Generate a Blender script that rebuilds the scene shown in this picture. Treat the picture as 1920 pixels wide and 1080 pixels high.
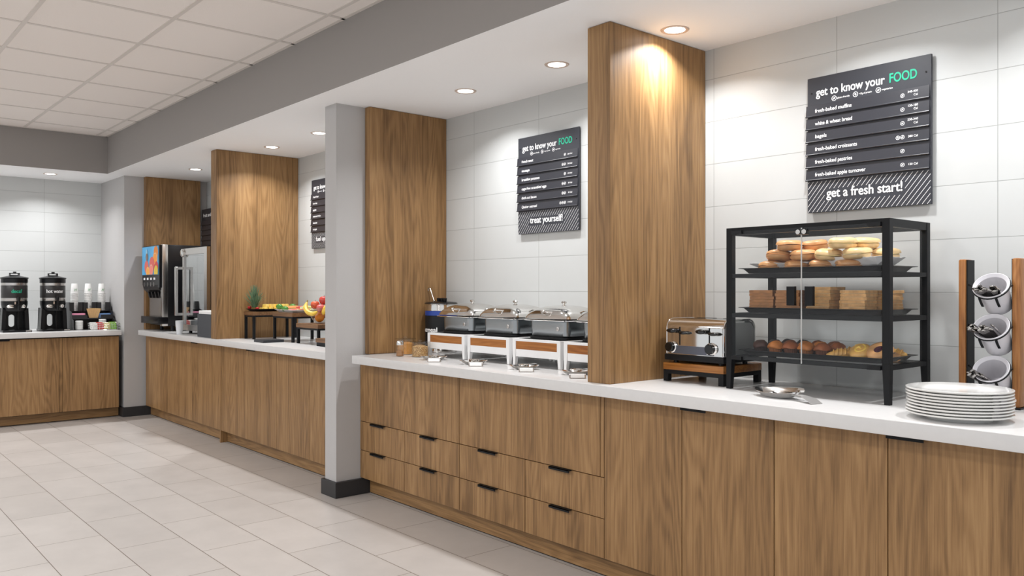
import bpy, bmesh, math, random
from mathutils import Vector, Matrix, Euler
random.seed(7)
PI = math.pi
sc = bpy.context.scene
COL = sc.collection
for o in list(bpy.data.objects):
    bpy.data.objects.remove(o)

# ------------------------------------------------------------------ camera
EYE = 1.3314
cd = bpy.data.cameras.new('camera')
cd.sensor_width = 36.0
cd.sensor_fit = 'HORIZONTAL'
cd.lens = 36.0 * 1538.5 / 1920.0
cd.shift_y = 2.87 / 1920.0
cd.clip_start = 0.05
cam = bpy.data.objects.new('camera', cd)
COL.objects.link(cam)
cam.location = (0, 0, EYE)
cam.rotation_euler = (PI / 2, 0, 0.856047)
sc.camera = cam

# ------------------------------------------------------------------ world, exposure, large lights
w = bpy.data.worlds.new('world')
sc.world = w
w.use_nodes = True
bg = w.node_tree.nodes['Background']
bg.inputs[0].default_value = (0.93, 0.965, 1.0, 1)
bg.inputs[1].default_value = 0.86
sc.view_settings.view_transform = 'Standard'
sc.view_settings.look = 'None'
sc.view_settings.gamma = 1.0
sc.view_settings.use_curve_mapping = False
sc.view_settings.exposure = 0.0
ROOM_POWER = 28.0
ROOM_COL = (0.975, 0.985, 1.0)
SPOT_POWER = 8.0
SPOT_COL = (0.985, 0.99, 1.0)
LENS_EMIT = 9.0

# ------------------------------------------------------------------ materials
def L(c):
    c = c / 255.0
    return c / 12.92 if c <= 0.04045 else ((c + 0.055) / 1.055) ** 2.4
def rgb(r, g, b):
    return (L(r), L(g), L(b), 1)
MATS = {}
def mat(name, col, rough=0.5, metal=0.0, emit=None, estr=0.0, bump=0.0, bscale=60.0, vary=0.0, vscale=8.0, spec=0.5, coat=0.0, sss=0.0, trans=0.0):
    if name in MATS:
        return MATS[name]
    m = bpy.data.materials.new(name)
    m.use_nodes = True
    nt = m.node_tree
    p = nt.nodes['Principled BSDF']
    p.inputs['Base Color'].default_value = col
    p.inputs['Roughness'].default_value = rough
    p.inputs['Metallic'].default_value = metal
    p.inputs['Specular IOR Level'].default_value = spec
    p.inputs['Coat Weight'].default_value = coat
    p.inputs['Transmission Weight'].default_value = trans
    if sss:
        p.inputs['Subsurface Weight'].default_value = sss
        p.inputs['Subsurface Scale'].default_value = 0.01
    if emit:
        p.inputs['Emission Color'].default_value = emit
        p.inputs['Emission Strength'].default_value = estr
    if bump or vary:
        tc = nt.nodes.new('ShaderNodeTexCoord')
        if bump:
            n = nt.nodes.new('ShaderNodeTexNoise')
            n.inputs['Scale'].default_value = bscale
            n.inputs['Detail'].default_value = 4
            nt.links.new(tc.outputs['Object'], n.inputs['Vector'])
            b = nt.nodes.new('ShaderNodeBump')
            b.inputs['Strength'].default_value = bump
            b.inputs['Distance'].default_value = 0.002
            nt.links.new(n.outputs['Fac'], b.inputs['Height'])
            nt.links.new(b.outputs['Normal'], p.inputs['Normal'])
        if vary:
            oi = nt.nodes.new('ShaderNodeObjectInfo')
            ad = nt.nodes.new('ShaderNodeVectorMath'); ad.operation = 'ADD'
            sca = nt.nodes.new('ShaderNodeMath'); sca.operation = 'MULTIPLY'; sca.inputs[1].default_value = 37
            nt.links.new(oi.outputs['Random'], sca.inputs[0])
            nt.links.new(tc.outputs['Object'], ad.inputs[0])
            nt.links.new(sca.outputs[0], ad.inputs[1])
            n = nt.nodes.new('ShaderNodeTexNoise')
            n.inputs['Scale'].default_value = vscale
            n.inputs['Detail'].default_value = 4
            nt.links.new(ad.outputs[0], n.inputs['Vector'])
            r = nt.nodes.new('ShaderNodeValToRGB')
            r.color_ramp.elements[0].position = 0.3
            r.color_ramp.elements[1].position = 0.7
            lo = tuple(max(0, c * (1 - vary)) for c in col[:3]) + (1,)
            hi = tuple(min(1, c * (1 + vary)) for c in col[:3]) + (1,)
            r.color_ramp.elements[0].color = lo
            r.color_ramp.elements[1].color = hi
            nt.links.new(n.outputs['Fac'], r.inputs['Fac'])
            nt.links.new(r.outputs['Color'], p.inputs['Base Color'])
    MATS[name] = m
    return m

def wood(name, dark, mid, light, axis='z', rough=0.42, scale=1.0, spec=0.4, world=False):
    """Long-grained veneer: growth rings as contours of stretched noise plus fine pores; the grain runs along the given local axis."""
    if name in MATS:
        return MATS[name]
    m = bpy.data.materials.new(name)
    m.use_nodes = True
    nt = m.node_tree
    N, K = nt.nodes, nt.links
    p = N['Principled BSDF']
    p.inputs['Roughness'].default_value = rough
    p.inputs['Specular IOR Level'].default_value = spec
    tc = N.new('ShaderNodeTexCoord')
    oi = N.new('ShaderNodeObjectInfo')
    mu = N.new('ShaderNodeMath'); mu.operation = 'MULTIPLY'; mu.inputs[1].default_value = 53.0
    K.new(oi.outputs['Random'], mu.inputs[0])
    ad = N.new('ShaderNodeVectorMath'); ad.operation = 'ADD'
    K.new(tc.outputs['Object'], ad.inputs[0]); K.new(mu.outputs[0], ad.inputs[1])
    def stretched(across, along):
        mp = N.new('ShaderNodeMapping')
        v = [across * scale] * 3
        v['xyz'.index(axis)] = along * scale
        mp.inputs['Scale'].default_value = v
        K.new(ad.outputs[0], mp.inputs['Vector'])
        return mp.outputs[0]
    n1 = N.new('ShaderNodeTexNoise'); n1.inputs['Scale'].default_value = 1.0; n1.inputs['Detail'].default_value = 2.0
    K.new(stretched(5.0, 0.55), n1.inputs['Vector'])
    ring = N.new('ShaderNodeMath'); ring.operation = 'MULTIPLY'; ring.inputs[1].default_value = 110.0
    K.new(n1.outputs['Fac'], ring.inputs[0])
    sn = N.new('ShaderNodeMath'); sn.operation = 'SINE'
    K.new(ring.outputs[0], sn.inputs[0])
    n2 = N.new('ShaderNodeTexNoise'); n2.inputs['Scale'].default_value = 1.0; n2.inputs['Detail'].default_value = 5.0
    K.new(stretched(105.0, 1.8), n2.inputs['Vector'])
    n3 = N.new('ShaderNodeTexNoise'); n3.inputs['Scale'].default_value = 1.0; n3.inputs['Detail'].default_value = 2.0
    K.new(stretched(9.0, 0.35), n3.inputs['Vector'])
    n4 = N.new('ShaderNodeTexNoise'); n4.inputs['Scale'].default_value = 1.0; n4.inputs['Detail'].default_value = 3.0
    K.new(stretched(240.0, 9.0), n4.inputs['Vector'])
    def mad(sock, k, add):
        a = N.new('ShaderNodeMath'); a.operation = 'MULTIPLY_ADD'
        K.new(sock, a.inputs[0]); a.inputs[1].default_value = k
        if isinstance(add, float): a.inputs[2].default_value = add
        else: K.new(add, a.inputs[2])
        return a.outputs[0]
    v = mad(sn.outputs[0], 0.075, 0.5 - 0.5 * (0.55 + 0.65 + 0.42))
    v = mad(n2.outputs['Fac'], 0.55, v)
    v = mad(n3.outputs['Fac'], 0.65, v)
    v = mad(n4.outputs['Fac'], 0.42, v)
    r = N.new('ShaderNodeValToRGB')
    e = r.color_ramp.elements
    e[0].position = 0.22; e[0].color = dark
    e[1].position = 0.80; e[1].color = light
    x = e.new(0.5); x.color = mid
    K.new(v, r.inputs['Fac'])
    K.new(r.outputs['Color'], p.inputs['Base Color'])
    b = N.new('ShaderNodeBump'); b.inputs['Strength'].default_value = 0.12; b.inputs['Distance'].default_value = 0.001
    K.new(n2.outputs['Fac'], b.inputs['Height'])
    K.new(b.outputs['Normal'], p.inputs['Normal'])
    MATS[name] = m
    return m

def bricks(name, axes, origin, bw, rh, mortar, c1, c2, cm, rough, offset=0.0, cloud=0.0, cloud_scale=3.0, bumpk=0.4, spec=0.5, fine=0.0):
    """Tiles laid out in world metres on the given pair of axes."""
    m = bpy.data.materials.new(name)
    m.use_nodes = True
    nt = m.node_tree; N, K = nt.nodes, nt.links
    p = N['Principled BSDF']
    p.inputs['Roughness'].default_value = rough
    p.inputs['Specular IOR Level'].default_value = spec
    g = N.new('ShaderNodeNewGeometry')
    s = N.new('ShaderNodeSeparateXYZ'); K.new(g.outputs['Position'], s.inputs[0])
    c = N.new('ShaderNodeCombineXYZ')
    for i, a in enumerate(axes):
        d = N.new('ShaderNodeMath'); d.operation = 'SUBTRACT'
        K.new(s.outputs['XYZ'.index(a)], d.inputs[0]); d.inputs[1].default_value = origin[i]
        K.new(d.outputs[0], c.inputs[i])
    t = N.new('ShaderNodeTexBrick')
    t.offset = offset; t.offset_frequency = 2; t.squash = 1.0
    t.inputs['Scale'].default_value = 1.0
    t.inputs['Brick Width'].default_value = bw
    t.inputs['Row Height'].default_value = rh
    t.inputs['Mortar Size'].default_value = mortar
    t.inputs['Mortar Smooth'].default_value = 0.2
    t.inputs['Color1'].default_value = c1
    t.inputs['Color2'].default_value = c2
    t.inputs['Mortar'].default_value = cm
    K.new(c.outputs[0], t.inputs['Vector'])
    out = t.outputs['Color']
    if cloud:
        n = N.new('ShaderNodeTexNoise'); n.inputs['Scale'].default_value = cloud_scale; n.inputs['Detail'].default_value = 7
        n.inputs['Roughness'].default_value = 0.62
        K.new(g.outputs['Position'], n.inputs['Vector'])
        mr = N.new('ShaderNodeMapRange')
        mr.inputs['From Min'].default_value = 0.3; mr.inputs['From Max'].default_value = 0.7
        mr.inputs['To Min'].default_value = 1 - cloud; mr.inputs['To Max'].default_value = 1 + cloud
        K.new(n.outputs['Fac'], mr.inputs['Value'])
        vm = N.new('ShaderNodeVectorMath'); vm.operation = 'SCALE'
        K.new(out, vm.inputs[0]); K.new(mr.outputs[0], vm.inputs['Scale'])
        out = vm.outputs[0]
    K.new(out, p.inputs['Base Color'])
    b = N.new('ShaderNodeBump'); b.invert = True
    b.inputs['Strength'].default_value = bumpk; b.inputs['Distance'].default_value = 0.003
    K.new(t.outputs['Fac'], b.inputs['Height'])
    K.new(b.outputs['Normal'], p.inputs['Normal'])
    MATS[name] = m
    return m

def pane(name, tint=(0.97, 0.985, 0.98, 1), k=1.0):
    """Thin flat glass: clear with a Fresnel reflection."""
    m = bpy.data.materials.new(name)
    m.use_nodes = True
    nt = m.node_tree; N, K = nt.nodes, nt.links
    N.remove(N['Principled BSDF'])
    t = N.new('ShaderNodeBsdfTransparent'); t.inputs[0].default_value = tint
    gl = N.new('ShaderNodeBsdfGlossy'); gl.inputs['Roughness'].default_value = 0.02
    f = N.new('ShaderNodeLayerWeight'); f.inputs[0].default_value = 0.5
    pw = N.new('ShaderNodeMath'); pw.operation = 'POWER'; pw.inputs[1].default_value = 5.0
    K.new(f.outputs['Facing'], pw.inputs[0])
    mm = N.new('ShaderNodeMath'); mm.operation = 'MULTIPLY_ADD'; mm.inputs[1].default_value = 0.5 * k; mm.inputs[2].default_value = 0.035 * k; mm.use_clamp = True
    K.new(pw.outputs[0], mm.inputs[0])
    mx = N.new('ShaderNodeMixShader')
    K.new(mm.outputs[0], mx.inputs[0]); K.new(t.outputs[0], mx.inputs[1]); K.new(gl.outputs[0], mx.inputs[2])
    K.new(mx.outputs[0], N['Material Output'].inputs[0])
    MATS[name] = m
    return m

WD, WM, WL = rgb(107, 79, 49), rgb(146, 111, 72), rgb(171, 135, 92)
m_wood = wood('oak_veneer_upright', WD, WM, WL, 'z')
m_wood_h = wood('oak_veneer_level', WD, WM, WL, 'x')
m_wood_hy = wood('oak_veneer_level_end', WD, WM, WL, 'y')
m_riser = wood('riser_wood', rgb(120, 72, 30), rgb(158, 102, 48), rgb(186, 130, 70), 'x', rough=0.35, scale=1.5)
m_dkriser = wood('fruit_riser_wood', rgb(92, 64, 42), rgb(124, 90, 60), rgb(150, 112, 80), 'x', rough=0.4, scale=1.5)
m_inlay = wood('inlay_wood', rgb(132, 76, 28), rgb(164, 102, 44), rgb(186, 124, 62), 'x', rough=0.4, scale=1.5)
m_upright = wood('upright_wood', rgb(118, 72, 34), rgb(150, 97, 50), rgb(176, 124, 72), 'z', rough=0.4, scale=2.0)
m_stir = mat('birch_stick', rgb(222, 184, 132), 0.6, vary=0.1, vscale=30)
m_floor = bricks('floor_tile', 'XY', (-4.82, 0.605), 0.637, 0.3135, 0.0022, rgb(198, 192, 187), rgb(191, 185, 180), rgb(116, 104, 92), 0.36, offset=0.5, cloud=0.06, cloud_scale=3.2, bumpk=0.25, spec=0.4)
TC = dict(bw=0.638, rh=0.2112, mortar=0.0016, c1=rgb(201, 203, 202), c2=rgb(198, 200, 199), cm=rgb(164, 166, 165), rough=0.36, cloud=0.02, cloud_scale=2.0, bumpk=0.5)
m_tile = bricks('wall_tile', 'XZ', (-1.139, 2.375 - 0.2112 * 12), **TC)
m_tile_back = bricks('wall_tile_back', 'YZ', (1.992, 2.375 - 0.2112 * 12), **TC)
m_grey = mat('grey_wallcovering', rgb(184, 182, 181), 0.75, bump=0.25, bscale=180)
m_beam = mat('taupe_paint', rgb(152, 148, 145), 0.8, bump=0.1, bscale=150)
m_soffit = mat('white_ceiling_paint', rgb(250, 250, 251), 0.85, bump=0.05, bscale=200)
m_ceil = mat('ceiling_tile', rgb(240, 233, 228), 0.95, bump=0.5, bscale=220)
m_tee = mat('ceiling_tee', rgb(216, 209, 203), 0.5)
m_base = mat('charcoal_vinyl', rgb(44, 44, 46), 0.45)
m_quartz = mat('white_quartz', rgb(217, 216, 215), 0.22, vary=0.015, vscale=40)
m_blackm = mat('black_powdercoat', rgb(24, 25, 27), 0.5, spec=0.2)
m_black = mat('black_plastic', rgb(18, 18, 20), 0.28, spec=0.3)
m_gloss = mat('black_gloss', rgb(14, 14, 15), 0.08)
m_gap = mat('shadow_gap', rgb(30, 24, 20), 0.8)
m_steel = mat('brushed_steel', rgb(196, 192, 188), 0.26, 1.0)
m_chrome = mat('polished_steel', rgb(222, 220, 217), 0.09, 1.0)
m_greyside = mat('grey_enamel', rgb(158, 157, 156), 0.35, 0.0)
m_white = mat('white_plastic', rgb(238, 238, 236), 0.35)
m_whitem = mat('white_metal', rgb(240, 240, 240), 0.4)
m_china = mat('glazed_china', rgb(240, 239, 236), 0.12, coat=0.5)
m_paper = mat('paper', rgb(240, 239, 238), 0.8, bump=0.3, bscale=40)
m_sign = mat('slate_signboard', rgb(48, 50, 57), 0.42)
m_slat = mat('slate_slat', rgb(43, 44, 51), 0.36)
m_lip = mat('slat_lip', rgb(120, 122, 128), 0.22, 0.4)
m_ink = mat('white_lettering', rgb(244, 244, 244), 0.6)
m_mint = mat('mint_lettering', rgb(34, 180, 142), 0.6)
m_green = mat('green_print', rgb(60, 160, 84), 0.6)
m_glass = pane('clear_pane', (0.988, 0.99, 0.988, 1), 0.45)
m_glass_s = pane('coated_pane', (0.86, 0.91, 0.92, 1), 6.0)
m_jar = pane('jar_glass', (0.955, 0.96, 0.95, 1), 1.6)
m_lens = mat('lamp_lens', rgb(255, 255, 255), 0.4, emit=(1, 0.97, 0.92, 1), estr=LENS_EMIT)
m_ring = mat('lamp_trim', rgb(206, 186, 172), 0.4)
m_copper = mat('reflector', rgb(214, 190, 170), 0.3, 0.6)

# ------------------------------------------------------------------ mesh helpers
class MB:
    def __init__(s):
        s.bm = bmesh.new()
    def _add(s, verts, faces):
        vs = [s.bm.verts.new(v) for v in verts]
        out = []
        for f in faces:
            try: out.append(s.bm.faces.new([vs[i] for i in f]))
            except ValueError: pass
        return vs, out
    def box(s, x0, x1, y0, y1, z0, z1, bev=0.0, seg=2):
        vs, fs = s._add([(x0, y0, z0), (x1, y0, z0), (x1, y1, z0), (x0, y1, z0), (x0, y0, z1), (x1, y0, z1), (x1, y1, z1), (x0, y1, z1)],
                        [(0, 3, 2, 1), (4, 5, 6, 7), (0, 1, 5, 4), (1, 2, 6, 5), (2, 3, 7, 6), (3, 0, 4, 7)])
        if bev:
            es = {e for f in fs for e in f.edges}
            bmesh.ops.bevel(s.bm, geom=list(es), offset=bev, segments=seg, affect='EDGES', profile=0.5)
        return s
    def taper(s, bot, top, z0, z1):
        (a0, a1, b0, b1), (c0, c1, d0, d1) = bot, top
        s._add([(a0, b0, z0), (a1, b0, z0), (a1, b1, z0), (a0, b1, z0), (c0, d0, z1), (c1, d0, z1), (c1, d1, z1), (c0, d1, z1)],
               [(0, 3, 2, 1), (4, 5, 6, 7), (0, 1, 5, 4), (1, 2, 6, 5), (2, 3, 7, 6), (3, 0, 4, 7)])
        return s
    def lathe(s, prof, c=(0, 0, 0), n=32, sx=1.0, sy=1.0, M=None):
        vs = []
        for r, z in prof:
            for k in range(n):
                a = 2 * PI * k / n
                v = Vector((r * math.cos(a) * sx, r * math.sin(a) * sy, z))
                if M is not None: v = M @ v
                vs.append(v + Vector(c))
        fs = []
        for i in range(len(prof) - 1):
            for k in range(n):
                fs.append((i * n + k, i * n + (k + 1) % n, (i + 1) * n + (k + 1) % n, (i + 1) * n + k))
        if prof[0][0] > 1e-6: fs.append(tuple(reversed(range(n))))
        if prof[-1][0] > 1e-6: fs.append(tuple((len(prof) - 1) * n + k for k in range(n)))
        s._add(vs, fs)
        return s
    def shell(s, prof, **k):
        """lathe of a closed loop profile (ring)"""
        c = k.get('c', (0, 0, 0)); n = k.get('n', 32); M = k.get('M'); sx = k.get('sx', 1); sy = k.get('sy', 1)
        vs, m = [], len(prof)
        for r, z in prof:
            for q in range(n):
                a = 2 * PI * q / n
                v = Vector((r * math.cos(a) * sx, r * math.sin(a) * sy, z))
                if M is not None: v = M @ v
                vs.append(v + Vector(c))
        fs = [(i * n + q, i * n + (q + 1) % n, ((i + 1) % m) * n + (q + 1) % n, ((i + 1) % m) * n + q) for i in range(m) for q in range(n)]
        s._add(vs, fs)
        return s
    def ell(s, c, r, nu=20, nv=12, M=None):
        rx, ry, rz = r if isinstance(r, tuple) else (r, r, r)
        prof = [(math.sin(PI * i / nv), -math.cos(PI * i / nv)) for i in range(nv + 1)]
        vs = []
        for pr, pz in prof:
            for k in range(nu):
                a = 2 * PI * k / nu
                v = Vector((rx * pr * math.cos(a), ry * pr * math.sin(a), rz * pz))
                if M is not None: v = M @ v
                vs.append(v + Vector(c))
        fs = [(i * nu + k, i * nu + (k + 1) % nu, (i + 1) * nu + (k + 1) % nu, (i + 1) * nu + k) for i in range(nv) for k in range(nu)]
        s._add(vs, fs)
        return s
    def tube(s, pts, r, n=8, closed=False, cap=True):
        pts = [Vector(p) for p in pts]
        m = len(pts)
        rs = r if isinstance(r, (list, tuple)) else [r] * m
        vs = []
        up = Vector((0, 0, 1))
        prev = None
        for i, p in enumerate(pts):
            if closed: t = pts[(i + 1) % m] - pts[i - 1]
            else: t = pts[min(i + 1, m - 1)] - pts[max(i - 1, 0)]
            if t.length < 1e-9: t = Vector((0, 0, 1))
            t.normalize()
            if prev is None:
                a = up if abs(t.dot(up)) < 0.9 else Vector((1, 0, 0))
                u = t.cross(a).normalized()
            else:
                u = (prev - t * prev.dot(t)).normalized()
            prev = u
            v = t.cross(u)
            for k in range(n):
                q = 2 * PI * k / n
                vs.append(p + (u * math.cos(q) + v * math.sin(q)) * rs[i])
        fs = []
        for i in range(m if closed else m - 1):
            j = (i + 1) % m
            for k in range(n):
                fs.append((i * n + k, i * n + (k + 1) % n, j * n + (k + 1) % n, j * n + k))
        if not closed and cap:
            fs.append(tuple(reversed(range(n))))
            fs.append(tuple((m - 1) * n + k for k in range(n)))
        s._add(vs, fs)
        return s
    def cyl(s, p0, p1, r0, r1=None, n=16):
        r1 = r0 if r1 is None else r1
        return s.tube([p0, p1], [r0, r1], n)
    def prism(s, poly, axis, a0, a1):
        """polygon in the two other axes, extruded along axis"""
        def P(u, v, t):
            return {'x': (t, u, v), 'y': (u, t, v), 'z': (u, v, t)}[axis]
        n = len(poly)
        vs = [P(u, v, a0) for u, v in poly] + [P(u, v, a1) for u, v in poly]
        fs = [tuple(range(n - 1, -1, -1)), tuple(range(n, 2 * n))] + [(i, (i + 1) % n, n + (i + 1) % n, n + i) for i in range(n)]
        s._add(vs, fs)
        return s
    def ribbon(s, pts, side, wd, th):
        """flat strap along pts; side: width direction"""
        side = Vector(side).normalized()
        vs = []
        pts = [Vector(p) for p in pts]
        for i, p in enumerate(pts):
            t = (pts[min(i + 1, len(pts) - 1)] - pts[max(i - 1, 0)]).normalized()
            nrm = t.cross(side).normalized()
            ww = wd[i] if isinstance(wd, (list, tuple)) else wd
            for a, b in ((-1, -1), (1, -1), (1, 1), (-1, 1)):
                vs.append(p + side * (a * ww / 2) + nrm * (b * th / 2))
        fs = []
        for i in range(len(pts) - 1):
            for k in range(4):
                fs.append((i * 4 + k, i * 4 + (k + 1) % 4, i * 4 + 4 + (k + 1) % 4, i * 4 + 4 + k))
        m = (len(pts) - 1) * 4
        fs += [(3, 2, 1, 0), (m, m + 1, m + 2, m + 3)]
        s._add(vs, fs)
        return s
    def loft(s, rings, cap=True):
        n = len(rings[0])
        vs = [v for r in rings for v in r]
        fs = [(i * n + k, i * n + (k + 1) % n, (i + 1) * n + (k + 1) % n, (i + 1) * n + k) for i in range(len(rings) - 1) for k in range(n)]
        if cap:
            fs.append(tuple(reversed(range(n))))
            fs.append(tuple((len(rings) - 1) * n + k for k in range(n)))
        s._add(vs, fs)
        return s
    def jitter(s, amt, seed=0, scale=1.0):
        from mathutils import noise
        for v in s.bm.verts:
            q = v.co * (30 * scale) + Vector((seed * 7.3, seed * 3.1, seed))
            v.co += Vector((noise.noise(q), noise.noise(q + Vector((9, 0, 0))), noise.noise(q + Vector((0, 9, 0))))) * amt
        return s
    def xf(s, M):
        bmesh.ops.transform(s.bm, matrix=M, verts=s.bm.verts[:])
        return s
    def build(s, name, m, parent=None, smooth=True, loc=None, rot=None, ang=0.6):
        bmesh.ops.recalc_face_normals(s.bm, faces=s.bm.faces[:])
        me = bpy.data.meshes.new(name)
        s.bm.to_mesh(me)
        s.bm.free()
        return link(name, me, m, parent, smooth, loc, rot, ang)

def link(name, me, m, parent=None, smooth=True, loc=None, rot=None, ang=0.6):
    if m is not None:
        me.materials.clear(); me.materials.append(m)
    if smooth:
        for p in me.polygons: p.use_smooth = True
        me.set_sharp_from_angle(angle=ang)
    o = bpy.data.objects.new(name, me)
    COL.objects.link(o)
    if parent: o.parent = parent
    if loc is not None: o.location = loc
    if rot is not None: o.rotation_euler = rot
    return o

def tag(o, label, cat, group=None, kind=None):
    o['label'] = label; o['category'] = cat
    if group: o['group'] = group
    if kind: o['kind'] = kind
    return o
def thing(name, label, cat, loc=(0, 0, 0), rotz=0.0, group=None, rot=None):
    o = bpy.data.objects.new(name, None)
    o.empty_display_size = 0.05
    COL.objects.link(o)
    o.location = loc
    o.rotation_euler = rot if rot else (0, 0, rotz)
    return tag(o, label, cat, group)
def struct(name, mb, m, smooth=False):
    o = mb.build(name, m, None, smooth)
    o['kind'] = 'structure'
    return o
KIDS = {}
def dup(root, loc, rot=None, label=None, group=None, scale=None):
    r = root.copy(); COL.objects.link(r)
    r.location = loc
    if rot is not None: r.rotation_euler = rot
    if scale: r.scale = scale
    if label: r['label'] = label
    if group: r['group'] = group
    for ch in list(root.children):
        c = ch.copy(); COL.objects.link(c); c.parent = r
        for g in list(ch.children):
            d = g.copy(); COL.objects.link(d); d.parent = c
    return r
ORD = ['first', 'second', 'third', 'fourth', 'fifth', 'sixth', 'seventh', 'eighth', 'ninth', 'tenth', 'eleventh', 'twelfth', 'thirteenth', 'fourteenth', 'fifteenth', 'sixteenth']

def letters(s, m, parent, loc, width=None, size=None, rot=(PI / 2, 0, 0), bold=0.018, align='LEFT', name='lettering', bend=None, shear=0.0, ext=0.0006):
    cu = bpy.data.curves.new('t', 'FONT')
    cu.body = s
    cu.size = 1.0
    cu.offset = min(bold, 0.004)
    cu.align_x = align
    cu.shear = shear
    cu.resolution_u = 5
    cu.space_line = 0.95
    ob = bpy.data.objects.new('t', cu)
    me = bpy.data.meshes.new_from_object(ob)
    bpy.data.objects.remove(ob); bpy.data.curves.remove(cu)
    if bold > 0.004:
        # heavier strokes: the outline repeated a hair's breadth to each side
        bb = bmesh.new()
        for q, (dx, dy) in enumerate(((-bold, 0), (bold, 0), (0, bold * 0.7), (0, -bold * 0.7))):
            n0 = len(bb.verts)
            bb.from_mesh(me)
            bb.verts.ensure_lookup_table()
            for v in bb.verts[n0:]: v.co.x += dx; v.co.y += dy; v.co.z = q + 1
        bb.to_mesh(me); bb.free()
    xs = [v.co.x for v in me.vertices]
    k = width / (max(xs) - min(xs)) if width else size
    ky = size if (width and size) else k
    for v in me.vertices:
        v.co.x *= k; v.co.y *= ky; v.co.z = (v.co.z if bold > 0.004 else 0) * 0.00009
        if bend:
            a = v.co.x / bend
            v.co = Vector((bend * math.sin(a), v.co.y, v.co.z - (bend - bend * math.cos(a))))
    return link(name, me, m, parent, False, loc, rot)

# ------------------------------------------------------------------ the room
SOF, CEIL, WT, WTB = 2.524, 2.905, 0.91, 0.859
WALL = 3.42
struct('floor', MB().box(-10.1, 2.2, -5.2, 3.52, -0.08, 0), m_floor)
struct('wall_right', MB().box(-10.0, 2.2, WALL, 3.54, 0, 3.0), m_tile)
struct('wall_back', MB().box(-10.12, -10.0, -5.2, 3.54, 0, 3.0), m_tile_back)
struct('wall_corner', MB().box(-10.0, -9.137, 2.56, WALL, 0, SOF), m_grey)
struct('wall_column', MB().box(-4.845, -4.70, 2.59, WALL, 0, SOF), m_grey)
struct('ceiling', MB().box(-9.118, 2.2, -5.2, 2.393, CEIL, CEIL + 0.05), m_ceil)
tee = MB()
for k in range(-6, 14):
    x = -6.17 + 0.6435 * k
    if -9.1 < x < 2.2: tee.box(x - 0.012, x + 0.012, -5.2, 2.393, CEIL - 0.004, CEIL)
for k in range(-10, 1):
    y = 2.283 + 0.6435 * k
    if y > -5.2: tee.box(-9.118, 2.2, y - 0.012, y + 0.012, CEIL - 0.0045, CEIL)
tee.box(-9.118, 2.2, 2.37, 2.394, CEIL - 0.004, CEIL).box(-9.118, -9.095, -5.2, 2.39, CEIL - 0.004, CEIL)
struct('ceiling_grid', tee, m_tee)
struct('ceiling_soffit', MB().box(-10.0, 2.2, 2.397, WALL, SOF, SOF + 0.06).box(-10.0, -9.122, -5.2, 2.397, SOF, SOF + 0.06), m_soffit)
struct('wall_bulkhead', MB().box(-9.12, 2.2, 2.395, 2.43, SOF + 0.001, 3.0).box(-9.16, -9.12, -5.2, 2.43, SOF + 0.001, 3.0), m_beam)
struct('baseboard_column', MB().box(-4.866, -4.672, 2.57, 2.826, 0, 0.1, 0.003), m_base)
struct('baseboard_corner', MB().box(-9.9, -9.118, 2.54, 2.826, 0, 0.1, 0.003), m_base)

# ------------------------------------------------------------------ recessed lights
def downlight(x, y, label):
    t = thing('recessed_downlight', label, 'ceiling light', (x, y, SOF), group='recessed downlights in the soffit')
    MB().shell([(0.066, 0), (0.062, -0.004), (0.05, -0.003), (0.045, 0.0), (0.05, 0.004)], n=36).build('trim_ring', m_ring, t)
    MB().lathe([(0.0, 0.0), (0.047, 0.0), (0.047, -0.0015), (0.0, -0.0015)], n=36).build('lens', m_lens, t)
    ld = bpy.data.lights.new('downlight_lamp', 'AREA')
    ld.shape = 'DISK'; ld.size = 0.085; ld.energy = SPOT_POWER; ld.color = SPOT_COL; ld.spread = math.radians(134)
    lo = bpy.data.objects.new('lamp', ld); COL.objects.link(lo); lo.parent = t; lo.location = (0, 0, -0.008)
    return t
downlight(-2.356, 3.035, 'lit downlight in the soffit just right of the tall oak partition')
downlight(-3.129, 3.03, 'lit downlight just left of the tall oak partition, above the chafing dishes')
downlight(-3.906, 3.02, 'lit downlight above the oatmeal kettle, right of the grey column panel')
downlight(-5.688, 2.99, 'lit downlight half hidden behind the grey column')
downlight(-6.508, 2.985, 'lit downlight above the fruit risers, right of the far oak partition')
downlight(-8.209, 2.965, 'lit downlight above the juice machine and glass fridge')
downlight(-9.51, 1.95, 'lit downlight above the hot water urn on the back counter')
for x in (-7.35, -1.58, -0.8):
    downlight(x, 3.0, 'lit downlight in the soffit out of direct view')
for y in (1.1, 0.25):
    downlight(-9.51, y, 'lit downlight above the hidden part of the back counter')
def troffer(x, y):
    t = thing('ceiling_light_panel', 'square flat ceiling light panel in the tiled ceiling behind the viewer', 'ceiling light', (x, y, CEIL - 0.005), group='ceiling light panels over the seating area')
    MB().box(-0.3, 0.3, -0.3, 0.3, -0.004, 0.0).build('diffuser', mat('panel_diffuser', rgb(250, 250, 248), 0.5, emit=(1, 0.97, 0.93, 1), estr=2.0), t)
    f = MB()
    for a in (-1, 1): f.box(a * 0.31 - 0.012, a * 0.31 + 0.012, -0.32, 0.32, -0.008, 0); f.box(-0.32, 0.32, a * 0.31 - 0.012, a * 0.31 + 0.012, -0.008, 0)
    f.build('frame', m_tee, t, False)
    ld = bpy.data.lights.new('panel_lamp', 'AREA'); ld.shape = 'SQUARE'; ld.size = 0.56; ld.energy = ROOM_POWER; ld.color = ROOM_COL
    lo = bpy.data.objects.new('lamp', ld); COL.objects.link(lo); lo.parent = t; lo.location = (0, 0, -0.012)
for x in (-7.78, -5.2, -2.63, -0.05):
    for y in (-0.61, -2.54): troffer(x, y)

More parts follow.
